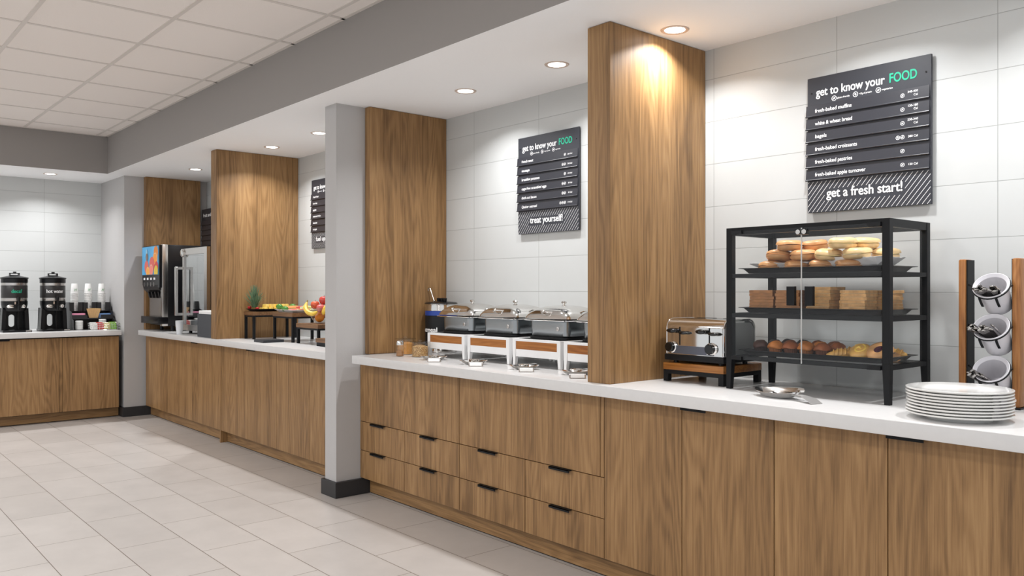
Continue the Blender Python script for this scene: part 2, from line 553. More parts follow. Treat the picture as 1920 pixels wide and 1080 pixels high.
# ------------------------------------------------------------------ oak partitions
def partition(x0, x1, y0, y1, z0, label):
    t = MB().box(0, x1 - x0, 0, y1 - y0, 0, SOF - z0 - 0.002, 0.0015, 1).build('oak_partition', m_wood, None, False, (x0, y0, z0))
    return tag(t, label, 'partition')
partition(-2.602, -2.464, 2.714, WALL - 0.002, WT, 'thick oak partition standing on the counter between chafing dishes and toaster')
partition(-7.02, -6.90, 2.668, WALL - 0.002, WT, 'thick oak partition between the glass fridge and the fruit risers')
partition(-4.698, -4.64, 2.80, WALL - 0.002, WT, 'oak panel clad on the side of the grey column beside the oatmeal kettle')
partition(-9.135, -9.07, 2.755, 3.33, WT, 'oak panel on the corner wall behind the juice machine')

# ------------------------------------------------------------------ counters
def worktop(x0, x1, y0, y1, label):
    t = MB().box(x0, x1, y0, y1, 0, WT - WTB, 0.003).build('worktop', m_quartz, None, True, (0, 0, WTB))
    return tag(t, label, 'countertop')
worktop(-4.627, 0.1, 2.66, WALL - 0.001, 'long white worktop carrying the chafing dishes, toaster and display case')
worktop(-8.99, -4.847, 2.655, WALL - 0.001, 'white worktop carrying the juice machine, fridge and fruit')
worktop(-9.998, -9.085, 0.5, 2.52, 'white worktop on the back wall carrying the hot water urns')

DF = 2.765  # door face
def pull(parent, x0, x1, ztop, y=0.0, lip=0.016):
    MB().box(x0, x1, y - 0.02, y + 0.012, ztop, ztop + 0.0035).box(x0, x1, y - 0.02, y - 0.0165, ztop - lip, ztop + 0.0035).build('handle', m_blackm, parent, False)
def carcass(t, wd, depth=0.62):
    MB().box(0.001, wd - 0.001, 0.021, depth, 0.1 - 0.0, WTB - 0.001).build('body', m_gap, t, False)
def front(t, name, x0, x1, z0, z1, m=None):
    return MB().box(x0, x1, 0, 0.019, z0, z1, 0.001, 1).build(name, m or m_wood, t, False)
TOPZ, BOTZ = 0.846, 0.104
G = 0.0018
def drawer_cabinet(x0, x1, split, pr, label, h):
    wd = x1 - x0
    t = thing('drawer_cabinet', label, 'cabinet', (x0, DF, 0), group='base cabinets under the long worktop')
    carcass(t, wd)
    front(t, 'fixed_panel', G, pr - x0 - G, 0.474 + G, TOPZ)
    front(t, 'filler_strip', pr - x0 + G, wd - G, 0.474 + G, TOPZ)
    for r, (z0, z1) in enumerate(((BOTZ, 0.286), (0.286, 0.474))):
        for c, (a, b) in enumerate(((0, split - x0), (split - x0, wd))):
            d = front(t, 'drawer_front', a + G, b - G, z0 + G, z1 - G)
            pull(d, h[c][0] - x0, h[c][1] - x0, z1 - G - 0.001, 0.0, 0.009)
drawer_cabinet(-4.70, -3.632, -4.181, -3.645, 'oak cabinet beside the column with one wide panel over four drawers', ((-4.55, -4.395), (-3.993, -3.847)))
drawer_cabinet(-3.632, -2.546, -3.087, -2.571, 'oak cabinet below the right-hand chafing dishes with a panel over four drawers', ((-3.446, -3.301), (-2.894, -2.755)))
def door_cabinet(x0, x1, label, hx=None, group='base cabinets under the long worktop', extra=None):
    wd = x1 - x0
    t = thing('door_cabinet', label, 'cabinet', (x0, DF, 0), group=group)
    carcass(t, wd)
    d = front(t, 'door', G + (0.025 if extra else 0), wd - G, BOTZ + G, TOPZ)
    if hx: pull(d, hx[0] - x0, hx[1] - x0, TOPZ, 0.0, 0.012)
    if extra: MB().box(0.0, 0.024, -0.002, 0.45, 0, TOPZ).build('end_panel', m_wood, t, False)
    return t
door_cabinet(-2.546, -2.111, 'narrow oak cupboard under the thick partition, right of the drawers')
door_cabinet(-2.111, -1.684, 'narrow oak cupboard under the toaster end of the display case', (-2.105, -1.98))
door_cabinet(-1.684, -1.257, 'narrow oak cupboard below the serving tongs and the display case')
door_cabinet(-1.257, -0.83, 'oak cupboard with a black pull below the plate stack, at the right edge', (-1.255, -1.133))
door_cabinet(-0.83, -0.40, 'oak cupboard mostly beyond the right edge of the view')
door_cabinet(-0.40, 0.03, 'last oak cupboard of the run beyond the right edge')
gm = 'base cabinets between the corner wall and the column'
xs = [-9.10, -8.42, -7.745, -7.07, -6.486, -5.95, -5.413, -4.868]
lb = ['oak cupboard next to the corner wall, under the juice machine', 'oak cupboard under the juice machine and glass fridge', 'oak cupboard under the glass fridge with a black pull',
      'oak cupboard with an end panel reaching the floor, under the far partition', 'oak cupboard below the fruit risers with a black pull',
      'oak cupboard below the fruit bowl', 'oak cupboard running behind the grey column']
for i in range(7):
    door_cabinet(xs[i], xs[i + 1], lb[i], {2: (-7.72, -7.56), 4: (-6.47, -6.31)}.get(i), gm, i == 3)
# back run, facing the viewer's room (local -y turned to +X)
BF = -9.15
def back_cabinet(y0, y1, label, filler=0.0, h=None):
    wd = y1 - y0
    t = thing('door_cabinet', label, 'cabinet', (BF, y0, 0), PI / 2, group='base cabinets under the urns')
    carcass(t, wd, 0.8)
    d = front(t, 'door', G + filler, wd - G, BOTZ + G, TOPZ)
    if filler: front(t, 'filler_strip', G, filler - G, BOTZ + G, TOPZ)
    if h: pull(d, h[0], h[1], TOPZ, 0.0, 0.012)
back_cabinet(1.955, 2.515, 'oak cupboard under the cup organizer beside the corner wall', 0.03)
back_cabinet(1.395, 1.955, 'oak cupboard with a black pull under the decaf urn', 0, (0.0, 0.13))
back_cabinet(0.835, 1.395, 'oak cupboard beyond the left edge of the view')
def kick(name, x0, x1, label):
    t = thing('toe_kick', label, 'toe kick', (x0, 2.82, 0))
    MB().box(0, x1 - x0, 0, 0.018, 0.007, 0.1).build('board', m_wood_h, t, False)
    MB().box(0, x1 - x0, 0.006, 0.016, 0, 0.007).build('gap_shade_strip', m_gap, t, False)  # dark strip: shade of the gap under the board, put into its colour
kick('k', -4.668, 0.03, 'level-grained oak toe kick below the drawer cabinets')
kick('k', -9.115, -7.072, 'oak toe kick below the cupboards under juice machine and fridge')
kick('k', -7.044, -4.87, 'oak toe kick below the cupboards under the fruit')
t = thing('toe_kick', 'oak toe kick under the back wall cupboards', 'toe kick', (-9.25, 0.835, 0), PI / 2)
MB().box(0, 1.70, 0, 0.018, 0.007, 0.1).build('board', m_wood_h, t, False)
MB().box(0, 1.70, 0.006, 0.016, 0, 0.007).build('gap_shade_strip', m_gap, t, False)  # shaded floor gap given by a dark coloured strip here too

# ------------------------------------------------------------------ menu boards
def icon(mb, x, z, r, y, leaf=True):
    n = 20
    ro, ri = r, r * 0.8
    vs = []
    for k in range(n):
        a = 2 * PI * k / n
        vs += [(x + ro * math.cos(a), y, z + ro * math.sin(a)), (x + ri * math.cos(a), y, z + ri * math.sin(a))]
    mb._add(vs, [(2 * k, 2 * ((k + 1) % n), 2 * ((k + 1) % n) + 1, 2 * k + 1) for k in range(n)])
    pts = []
    for k in range(13):
        s = -1 + 2 * k / 12; pts.append((s * r * 0.6, (1 - s * s) * r * 0.34))
    for k in range(11, 0, -1):
        s = -1 + 2 * k / 12; pts.append((s * r * 0.6, -(1 - s * s) * r * 0.34))
    c45 = math.cos(0.7 if leaf else 1.9); s45 = math.sin(0.7 if leaf else 1.9)
    mb._add([(x + u * c45 - v * s45, y, z + u * s45 + v * c45) for u, v in pts], [tuple(range(len(pts)))])
def sign(loc, label, rows, foot, head=None, foot_u=(0.17, 0.79)):
    W, H = 0.531, 0.598
    t = thing('menu_board', label, 'sign', loc, group='menu boards on the tiled wall')
    bd = MB().box(0, W, 0, 0.012, 0, H, 0.001, 1).build('board', m_sign, t, False)
    f = -0.0008
    hz = H * (1 - 0.142)
    if head is None:
        letters('get to know your', m_ink, bd, (0.078 * W, f, hz), width=0.575 * W, size=0.052, bold=0.02)
        letters('FOOD', m_mint, bd, (0.683 * W, f, hz), width=0.21 * W, size=0.054, bold=0.024)
        for u, s, k in ((0.235, 'gluten-friendly', 0.105), (0.415, '+10g of protein', 0.105), (0.6, 'vegetarian', 0.085)):
            ic = MB(); icon(ic, u * W, H * (1 - 0.178), 0.0115, f, u != 0.415); ic.build('icon', m_ink, bd, False)
            letters(s, m_ink, bd, (u * W + 0.0145, f, H * (1 - 0.185)), width=k * W, size=0.0105, bold=0.01)
    else:
        letters(head, m_ink, bd, (0.078 * W, f, hz), width=0.80 * W, size=0.052, bold=0.02)
    sl = H * 0.0942
    for i, (s, sw, ics, cal) in enumerate(rows):
        z1 = H * (1 - 0.204) - i * sl
        # each slat leans out towards its lower edge and ends in a rolled lip
        prof = [(-0.002, z1 - 0.001), (-0.006, z1 - sl + 0.009), (-0.0105, z1 - sl + 0.0085), (-0.0115, z1 - sl + 0.006), (-0.0095, z1 - sl + 0.003), (0.0, z1 - sl + 0.003), (0.0, z1 - 0.001)]
        s_ = MB().prism([(y, z) for y, z in prof], 'x', -0.005, W - 0.006).build('slat', m_slat, t, False)
        zt = z1 - sl * 0.62
        yy = -0.002 - 0.004 * (sl * 0.62 - 0.001) / (sl - 0.010) - 0.0006
        tilt = math.atan2(0.004, sl - 0.010)
        rt = (PI / 2 - tilt, 0, 0)
        if s: letters(s, m_ink, s_, (0.072 * W, yy, zt), width=sw * W, size=0.0235, bold=0.012, rot=rt)
        for q in range(ics):
            ic = MB(); icon(ic, 0, 0, 0.0085, 0, q == 0)
            ic.build('icon', m_ink, s_, False, (0.79 * W - q * 0.0185, yy + 0.0006, zt + 0.008), (-tilt, 0, 0))
        if cal:
            two = cal.split('|')
            for q, c_ in enumerate(two):
                letters(c_, m_ink, s_, (0.905 * W, yy + math.tan(tilt) * ((0.0155 if len(two) == 2 else 0.004) - q * 0.0145), zt + (0.0155 if len(two) == 2 else 0.004) - q * 0.0145), size=0.0125, bold=0.014, rot=rt, align='RIGHT')
    # striped foot
    zt, zb = H * (1 - 0.772), 0.002
    st = MB()
    u0, u1 = foot_u[0] * W - 0.008, foot_u[1] * W + 0.008
    za, zc = H * 0.105 - 0.014, H * 0.105 + 0.036
    def clip_seg(c):
        # line x = c + 0.72*z rising to the right; split around the words
        out = []
        N_ = 60
        run = None
        for k in range(N_ + 1):
            z = zb + (zt - zb) * k / N_
            x = c + 0.80 * (z - zb)
            ok = 0.002 < x < W - 0.002 and not (u0 < x < u1 and za < z < zc)
            if ok and run is None: run = (x, z)
            if ok: last = (x, z)
            if run and (not ok or k == N_):
                if last[1] - run[1] > 0.004: out.append((run, last))
                run = None
        return out
    c = -0.12
    while c < W:
        for (xa, z_a), (xb, z_b) in clip_seg(c):
            h_ = 0.0011
            st._add([(xa - h_, f, z_a), (xa + h_, f, z_a), (xb + h_, f, z_b), (xb - h_, f, z_b)], [(0, 1, 2, 3)])
        c += 0.0205
    st.build('stripes', m_ink, bd, False)
    if foot: letters(foot, m_ink, bd, (foot_u[0] * W, f - 0.0002, H * 0.105), width=(foot_u[1] - foot_u[0]) * W, size=0.056, bold=0.022)
    for x in (0.02, W - 0.02): MB().cyl((x, -0.002, H * (1 - 0.115)), (x, 0.001, H * (1 - 0.115)), 0.0035).build('screw', m_black, t)
    for z in (0.1, H - 0.1): MB().box(0.05, W - 0.05, 0.012, 0.02 if loc[1] > 3.37 else WALL - loc[1] - 0.002, z - 0.015, z + 0.015).build('wall_bracket', m_gap, t, False)
sign((-1.902, 3.398, 1.672), 'dark menu board above the display case ending in get a fresh start', [('fresh-baked muffins', 0.315, 1, '340-400|Cal'), ('white & wheat bread', 0.32, 1, '120-180|Cal'), ('bagels', 0.10, 1, '230-340|Cal'),
     ('fresh-baked croissants', 0.36, 2, '380 Cal'), ('fresh-baked pastries', 0.32, 1, ''), ('fresh-baked apple turnover', 0.43, 1, '120 Cal')], 'get a fresh start!', foot_u=(0.17, 0.79))
sign((-3.856, 3.398, 1.676), 'dark menu board above the chafing dishes ending in treat yourself', [('french toast', 0.20, 1, '260 Cal'), ('sausage', 0.135, 2, '240 Cal'), ('breakfast potatoes', 0.305, 1, '140 Cal'),
     ('cage-free scrambled eggs', 0.42, 2, '80 Cal'), ('thick-cut bacon', 0.255, 2, '80 Cal'), ('Quaker oatmeal', 0.26, 3, '110 Cal')], 'treat yourself!', foot_u=(0.21, 0.75))
sign((-6.605, 3.398, 1.69), 'dark menu board above the fruit, half hidden by the grey column', [('fresh fruit', 0.19, 1, ''), ('berries', 0.14, 1, ''), ('apples', 0.11, 1, ''), ('seasonal fruits', 0.26, 1, ''), ('bananas', 0.14, 1, ''), ('oranges', 0.13, 1, '')],
     'fuel up fresh!', foot_u=(0.16, 0.76))
sign((-9.055, 3.34, 1.61), 'dark menu board seen edge-on above the glass fridge behind the far partition', [('', 0, 0, '')] * 6, '', head='fruit and yogurt', foot_u=(0.2, 0.2))

# ------------------------------------------------------------------ toaster on its stand
t = thing('wooden_riser', 'low oak riser with black legs carrying the chrome toaster', 'riser', (-2.413, 3.02, WT))
MB().box(0, 0.33, 0, 0.30, 0.053, 0.086, 0.004).build('top_board', m_riser, t)
fr = MB()
for y in (0.002, 0.278): fr.box(0.002, 0.328, y, y + 0.02, 0.035, 0.0528)
for x in (0.002, 0.308): fr.box(x, x + 0.02, 0.02, 0.28, 0.035, 0.0528)
fr.build('frame', m_blackm, t, False)
for x in (0.002, 0.302):
    for y in (0.002, 0.272): MB().box(x, x + 0.026, y, y + 0.026, 0, 0.036).build('leg', m_blackm, t, False)
t = thing('toaster', 'four-slice chrome toaster with black levers and dials on the low riser', 'toaster', (-2.40, 3.03, WT + 0.086))
TW, TD = 0.31, 0.245
for x in (0.02, TW - 0.045):
    for y in (0.02, TD - 0.04): MB().cyl((x + 0.012, y + 0.01, 0), (x + 0.012, y + 0.01, 0.012), 0.011).build('foot', m_black, t)
MB().box(-0.006, TW + 0.006, -0.008, TD + 0.006, 0.012, 0.04, 0.004).build('base', m_blackm, t)
def toast_prof(ins, r, z0, z1):
    y0, y1 = ins, TD - ins
    pts = [(y0, z0)]
    for k in range(9):
        a = PI - PI / 2 * k / 8; pts.append((y0 + r + r * math.cos(a), z1 - r + r * math.sin(a)))
    for k in range(9):
        a = PI / 2 - PI / 2 * k / 8; pts.append((y1 - r + r * math.cos(a), z1 - r + r * math.sin(a)))
    pts.append((y1, z0))
    return pts
MB().prism(toast_prof(0.0, 0.045, 0.04, 0.203), 'x', 0.002, TW - 0.002).build('housing', m_chrome, t, ang=0.5)
for x0, x1 in ((-0.003, 0.003), (TW - 0.003, TW + 0.003)):
    MB().prism(toast_prof(0.018, 0.034, 0.046, 0.187), 'x', x0, x1).build('side_panel', mat('side_steel', rgb(176, 176, 175), 0.38, 0.85), t, ang=0.5)
for sx, a in ((TW - 0.001, 1), (0.001, -1)):
    pts = [(sx, y, z) for y, z in toast_prof(0.004, 0.043, 0.042, 0.2)]
    MB().tube(pts, 0.0055, 8).build('edge_trim', m_chrome, t)
for xs_ in (0.06, 0.205):
    for y in (0.07, 0.15): MB().box(xs_, xs_ + 0.09, y, y + 0.028, 0.2025, 0.2038).build('bread_slot', m_black, t, False)
for xs_ in (0.076, 0.237):
    MB().box(xs_ - 0.0028, xs_ + 0.0028, -0.0015, 0.002, 0.083, 0.165).build('lever_slot', m_black, t, False)
    MB().ell((xs_ - 0.034, -0.018, 0.148), (0.026, 0.016, 0.0115), 20, 10).build('lever_knob', m_gloss, t)
    MB().ell((xs_ + 0.03, -0.016, 0.14), (0.026, 0.014, 0.0085), 20, 10).build('lever_knob', m_gloss, t)
MB().box(0.03, TW - 0.05, -0.003, 0.002, 0.043, 0.08, 0.001).build('control_strip', mat('slate_blue_strip', rgb(96, 100, 112), 0.35, 0.4), t, False)
for x in (0.03, TW - 0.062):
    MB().lathe([(0.028, 0), (0.028, 0.004), (0.024, 0.007), (0.0, 0.007)], n=28, M=Matrix.Rotation(PI / 2, 3, 'X'), c=(x, 0, 0.073)).build('dial_ring', m_chrome, t)
    MB().lathe([(0.0225, 0), (0.0225, 0.017), (0.019, 0.021), (0.0, 0.021)], n=28, M=Matrix.Rotation(PI / 2, 3, 'X'), c=(x, -0.004, 0.073)).build('dial', m_gloss, t)
for x in (0.012, TW - 0.085):
    MB().box(x, x + 0.006, -0.0034, -0.003, 0.046, 0.053).build('printed_mark', m_ink, t, False)

# ------------------------------------------------------------------ display case
CX0, CX1, CY0, CY1 = -2.045, -1.350, 2.985, 3.335
CW, CD = CX1 - CX0, CY1 - CY0
P = 0.028
t = thing('display_case', 'black framed glass pastry case with two doors and three shelves', 'display case', (CX0, CY0, WT))
ZT = 0.682
for x in (0, CW - P):
    for y in (0, CD - P):
        lg = MB().box(x, x + P, y, y + P, 0.15, ZT, 0.001, 1)
        ix = 0.008 if x else 0.0
        lg.taper((x + (0.008 if x else 0), x + P - (0 if x else 0.008), y + (0.006 if y else 0), y + P - (0 if y else 0.006)), (x, x + P, y, y + P), 0, 0.15)
        lg.build('leg', m_blackm, t, False)
def rails(z0, z1, name):
    r = MB()
    for y in (0.002, CD - P + 0.002): r.box(P, CW - P, y, y + P - 0.004, z0, z1)
    for x in (0.002, CW - P + 0.002): r.box(x, x + P - 0.004, P, CD - P, z0, z1)
    return r.build(name, m_blackm, t, False)
rails(0.126, 0.142, 'base_rail'); rails(0.652, ZT, 'top_rail')
rails(0.304, 0.322, 'shelf_rail'); rails(0.471, 0.487, 'shelf_rail')
for z in (0.139, 0.319, 0.484): MB().box(0.02, CW - 0.02, 0.02, CD - 0.02, z + 0.0015, z + 0.005).build('glass_shelf', m_glass, t, False)
MB().box(P, CW - P, P, CD - P, ZT - 0.008, ZT - 0.003).build('top_glass', m_glass, t, False)
for x in (0.010, CW - 0.015): MB().box(x, x + 0.005, P, CD - P, 0.145, 0.651).build('side_glass', m_glass, t, False)
xm = -1.696 - CX0
for a, b, hx, nm in ((P + 0.002, xm - 0.001, xm - 0.054, 'left'), (xm + 0.001, CW - P - 0.002, xm + 0.024, 'right')):
    d = MB().box(a, b, -0.004, 0.001, 0.128, 0.666).build('glass_door', m_glass, t, False)
    MB().box(hx, hx + 0.034, -0.022, -0.004, 0.358, 0.434, 0.001, 1).build('handle', m_blackm, d, False)
    hb = a if nm == 'left' else b - 0.05
    for z in (0.126, 0.655): MB().box(hb, hb + 0.05, -0.009, 0.004, z, z + 0.014).build('hinge', m_black, d, False)
    cx = xm + (-0.013 if nm == 'left' else 0.013)
    MB().box(cx - 0.0125, cx + 0.0125, -0.0048, 0.012, 0.638, 0.66).build('catch_plate', m_black, d, False)
    MB().lathe([(0.0095, 0), (0.0095, 0.003), (0.0, 0.003)], n=20, M=Matrix.Rotation(PI / 2, 3, 'X'), c=(cx, -0.0048, 0.649)).build('catch_disc', m_steel, d)
MB().box(xm - 0.0012, xm + 0.0012, -0.0045, 0.0015, 0.129, 0.665).build('door_edge_seal', mat('seal_grey', rgb(214, 214, 212), 0.4), t, False)

def tray(z, label, mt):
    t = thing('serving_tray', label, 'tray', (CX0 + CW / 2, CY0 + CD / 2 + 0.004, z))
    b, hx, hy, h = MB(), CW / 2 - 0.047, CD / 2 - 0.040, 0.020
    def ring(x, y, z, r=0.02):
        o = []
        for cx, cy, a0 in ((x - r, y - r, 0), (-x + r, y - r, 90), (-x + r, -y + r, 180), (x - r, -y + r, 270)):
            for k in range(4):
                a = math.radians(a0 + 30 * k); o.append((cx + r * math.cos(a), cy + r * math.sin(a), z))
        return o
    b.loft([ring(hx - 0.018, hy - 0.012, 0), ring(hx, hy, h - 0.002), ring(hx + 0.018, hy + 0.012, h), ring(hx + 0.018, hy + 0.012, h + 0.002), ring(hx - 0.001, hy - 0.001, h + 0.001), ring(hx - 0.019, hy - 0.013, 0.0025)])
    b.build('pan', mt, t)
    return t
m_tray = mat('dark_tray', rgb(32, 32, 34), 0.4, spec=0.25)
ZS = [WT + 0.1445, WT + 0.3245, WT + 0.4895]
tray(ZS[0], 'dark tray of muffins and pastries on the bottom shelf of the case', m_tray)
tray(ZS[1], 'dark tray of sliced bread on the middle shelf of the case', m_tray)
tray(ZS[2], 'dark tray of bagels on the top shelf of the case', m_tray)
# crumpled liner under the bagels
def liner(x, y, z, sx, sy, label, seed, lift=0.02):
    b = MB()
    n = 9
    vs = []
    rr = random.Random(seed)
    for j in range(n):
        for i in range(n):
            u, v = i / (n - 1) - 0.5, j / (n - 1) - 0.5
            e = max(abs(u), abs(v)) * 2
            vs.append((u * sx, v * sy, 0.002 + (lift * (e - 0.55) / 0.45 if e > 0.55 else 0) + rr.uniform(0, 0.004)))
    b._add(vs, [(j * n + i, j * n + i + 1, (j + 1) * n + i + 1, (j + 1) * n + i) for j in range(n - 1) for i in range(n - 1)])
    o = b.build('paper_liner', m_paper, None, False, (x, y, z))
    md = o.modifiers.new('thick', 'SOLIDIFY'); md.thickness = 0.0008
    return tag(o, label, 'paper liner')
liner(CX0 + 0.19, CY0 + 0.18, ZS[2] + 0.0035, 0.27, 0.19, 'white crumpled paper under the brown bagels at the left of the tray', 3, 0.036)
liner(CX0 + 0.50, CY0 + 0.18, ZS[2] + 0.0035, 0.27, 0.19, 'white crumpled paper under the pale bagels at the right of the tray', 5, 0.05)

# ------------------------------------------------------------------ bagels
def bagel(col, nm):
    m1 = mat('bagel_crust_' + nm, col, 0.38, vary=0.16, vscale=28, bump=0.15, bscale=90, coat=0.15)
    m2 = mat('bagel_crumb_' + nm, tuple(min(1, c * 1.5) for c in col[:3]) + (1,), 0.7)
    R, r = 0.027, 0.027
    t = thing('bagel', 'x', 'bagel')
    def half(up):
        n = 10
        pr = []
        for k in range(n + 1):
            a = PI * k / n
            pr.append((max(0.002, R + r * math.cos(a)), (0.0222 + 0.0022 + 0.0198 * math.sin(a) ** 0.8) if up else (0.0222 - 0.0014 - 0.0205 * math.sin(a) ** 0.7)))
        return MB().shell(pr, n=28).jitter(0.0045, 3 if up else 5, 0.6)
    half(False).build('bottom_half', m1, t, ang=1.2); half(True).build('top_half', m1, t, ang=1.2)
    MB().shell([(R - r + 0.004, 0.0204), (R + r - 0.005, 0.0204), (R + r - 0.005, 0.0248), (R - r + 0.004, 0.0248)], n=28).build('cut_crumb', m2, t)
    return t
bg1 = bagel(rgb(204, 150, 98), 'brown')
bg2 = bagel(rgb(230, 196, 142), 'pale')
ZB = ZS[2] + 0.0075
def place(proto, used, loc, rot, label, group):
    o = proto if not used.get(proto.name) else dup(proto, loc, rot)
    used[proto.name] = True
    o.location = loc; o.rotation_euler = rot
    o['label'] = label
    if group: o['group'] = group
    return o
U = {}
BL = [(bg1, -1.905, 3.108, 0, 0, 'brown bagel lowest at the left end of the top tray'),
      (bg1, -1.785, 3.108, 0, 0, 'brown bagel at the bottom, beneath the brown ones beside the door gap'),
      (bg1, -1.675, 3.11, 0, 0, 'brown bagel at the bottom in the middle of the tray'),
      (bg1, -1.56, 3.108, 0, 0, 'brown bagel at the bottom under the pale pile'),
      (bg1, -1.86, 3.222, 0, 0, 'brown bagel at the bottom in the back row, left'),
      (bg2, -1.70, 3.222, 0, 0, 'pale bagel at the bottom in the back row, middle'),
      (bg1, -1.50, 3.222, 0, 0, 'brown bagel at the bottom in the back row, right'),
      (bg1, -1.868, 3.105, 1, 0.2, 'brown bagel in the second layer, leftmost, tilted to the right'),
      (bg1, -1.755, 3.105, 1, -0.03, 'brown bagel in the second layer, just left of the door gap'),
      (bg2, -1.648, 3.105, 1, -0.14, 'pale bagel in the second layer, left of the pale pile'),
      (bg2, -1.528, 3.10, 1, -0.04, 'pale bagel in the second layer, front right of the pale pile'),
      (bg2, -1.47, 3.215, 1, -0.05, 'pale bagel in the second layer at the back, beside the right post'),
      (bg1, -1.80, 3.22, 1, 0.05, 'brown bagel in the second layer at the back'),
      (bg1, -1.815, 3.10, 2, 0.03, 'brown bagel on top of the left pile, in front'),
      (bg1, -1.745, 3.18, 2, 0.1, 'brown bagel on top of the left pile, behind'),
      (bg2, -1.582, 3.09, 2, -0.06, 'pale bagel on top of the right pile, in front'),
      (bg2, -1.535, 3.18, 2, 0.02, 'pale bagel on top of the right pile, behind')]
for p, x, y, l, ry, lb in BL:
    place(p, U, (x, y, ZB + l * 0.0425), (random.uniform(-0.05, 0.05), ry, random.uniform(0, 6)), lb, 'bagels on the top tray')
# seeds of rotation keep tilt about y first
for o in [o for o in COL.objects if o.name.startswith('bagel') and not o.parent]:
    o.rotation_mode = 'XYZ'

# ------------------------------------------------------------------ bread slices
def slice_(nm, crust, crumb):
    S = 0.052
    pts = [(-S, -S), (S, -S), (S * 1.0, S * 0.55), (S * 1.06, S * 0.72), (S * 0.98, S * 0.95), (S * 0.7, S * 1.05), (0, S * 1.02), (-S * 0.7, S * 1.05), (-S * 0.98, S * 0.95), (-S * 1.06, S * 0.72), (-S, S * 0.55)]
    t = thing('bread_slice', 'x', 'bread slice')
    MB().prism([(x * 0.96, y * 0.96) for x, y in pts], 'z', 0, 0.0128).build('crumb', mat('crumb_' + nm, crumb, 0.8, vary=0.1, vscale=60), t, False)
    b = MB(); n = len(pts)
    b._add([(x, y, z) for z in (0.0008, 0.012) for x, y in pts] + [(x * 0.95, y * 0.95, z) for z in (0.0008, 0.012) for x, y in pts],
           [(i, (i + 1) % n, n + (i + 1) % n, n + i) for i in range(n)] + [(i, (i + 1) % n, 2 * n + (i + 1) % n, 2 * n + i) for i in range(n)] + [(n + i, n + (i + 1) % n, 3 * n + (i + 1) % n, 3 * n + i) for i in range(n)])
    b.build('crust', mat('crust_' + nm, crust, 0.55, vary=0.22, vscale=45, bump=0.2, bscale=120), t, False)
    return t
s1 = slice_('wheat', rgb(166, 112, 64), rgb(190, 144, 96))
s2 = slice_('white', rgb(206, 158, 100), rgb(238, 216, 176))
stacks = [(s1, -1.93, 3.108, 0.15, 7, 'wheat', 'leftmost stack'), (s1, -1.805, 3.108, 0.05, 7, 'wheat', 'stack behind the left door handle'), (s1, -1.735, 3.222, 0.1, 7, 'wheat', 'back stack behind the door gap'),
          (s2, -1.66, 3.107, -0.1, 8, 'white', 'stack right of the door handles'), (s2, -1.525, 3.107, PI / 2 + 0.05, 7, 'white', 'stack left of the right front post'), (s2, -1.478, 3.222, -0.1, 7, 'white', 'stack seen past the right front post')]
for p, x, y, a, n, nm, where in stacks:
    for k in range(n):
        rr = random.uniform
        place(p, U, (x + rr(-0.003, 0.003), y + rr(-0.003, 0.003), ZS[1] + 0.0035 + k * 0.0130), (0, 0, a + rr(-0.05, 0.05)), '%s bread slice, %s from the bottom of the %s' % (nm, ORD[k], where), 'bread slices on the middle tray')

# ------------------------------------------------------------------ muffins and pastries
def muffin(nm, top, cup):
    t = thing('muffin', 'x', 'muffin')
    n = 40
    rings = []
    for r0, z in ((0.0205, 0.0), (0.0275, 0.03)):
        rings.append([((r0 + (0.0011 if k % 2 else -0.0011)) * math.cos(2 * PI * k / n), 0, 0) and ((r0 + (0.0011 if k % 2 else -0.0011)) * math.cos(2 * PI * k / n), (r0 + (0.0011 if k % 2 else -0.0011)) * math.sin(2 * PI * k / n), z) for k in range(n)])
    MB().loft(rings).build('paper_cup', mat('muffin_cup_' + nm, cup, 0.6), t, False)
    MB().lathe([(0.0, 0.028), (0.027, 0.027), (0.0352, 0.031), (0.0355, 0.037), (0.030, 0.049), (0.017, 0.058), (0.0, 0.061)], n=24).jitter(0.006, 4).build('crown', mat('muffin_top_' + nm, top, 0.55, vary=0.25, vscale=40, bump=0.5, bscale=70), t, ang=1.2)
    return t
mu1 = muffin('chocolate', rgb(74, 46, 38), rgb(56, 38, 34))
mu2 = muffin('golden', rgb(196, 120, 52), rgb(150, 92, 50))
mu3 = muffin('berry', rgb(150, 84, 44), rgb(110, 66, 46))
mu4 = muffin('dark', rgb(52, 40, 40), rgb(48, 34, 30))
ZM = ZS[0] + 0.003
ML = [(mu1, -1.945, 3.092, 'dark chocolate muffin at the front left corner of the bottom tray'), (mu2, -1.875, 3.092, 'golden muffin, second from the left in the front row'), (mu3, -1.805, 3.092, 'reddish brown muffin, third from the left in the front row'),
      (mu2, -1.735, 3.09, 'golden muffin with a dark berry, left of the door gap'), (mu3, -1.665, 3.092, 'brown muffin right of the door gap in the front row'),
      (mu4, -1.92, 3.163, 'nearly black muffin behind the chocolate one'), (mu3, -1.85, 3.163, 'brown muffin in the second row, left'), (mu2, -1.78, 3.163, 'golden muffin in the second row, middle'), (mu2, -1.71, 3.163, 'golden muffin in the second row behind the door gap'), (mu3, -1.64, 3.163, 'brown muffin in the second row, rightmost'),
      (mu4, -1.90, 3.234, 'nearly black muffin in the back row, left'), (mu4, -1.83, 3.234, 'nearly black muffin in the back row, middle'), (mu3, -1.76, 3.234, 'brown muffin in the back row behind the golden ones'), (mu3, -1.69, 3.234, 'brown muffin in the back row, rightmost')]
for p, x, y, lb in ML:
    place(p, U, (x, y, ZM), (0, 0, random.uniform(0, 6)), lb, 'muffins on the bottom tray')
m_dan = mat('danish_dough', rgb(226, 176, 96), 0.4, vary=0.2, vscale=30, bump=0.2, bscale=60, coat=0.2)
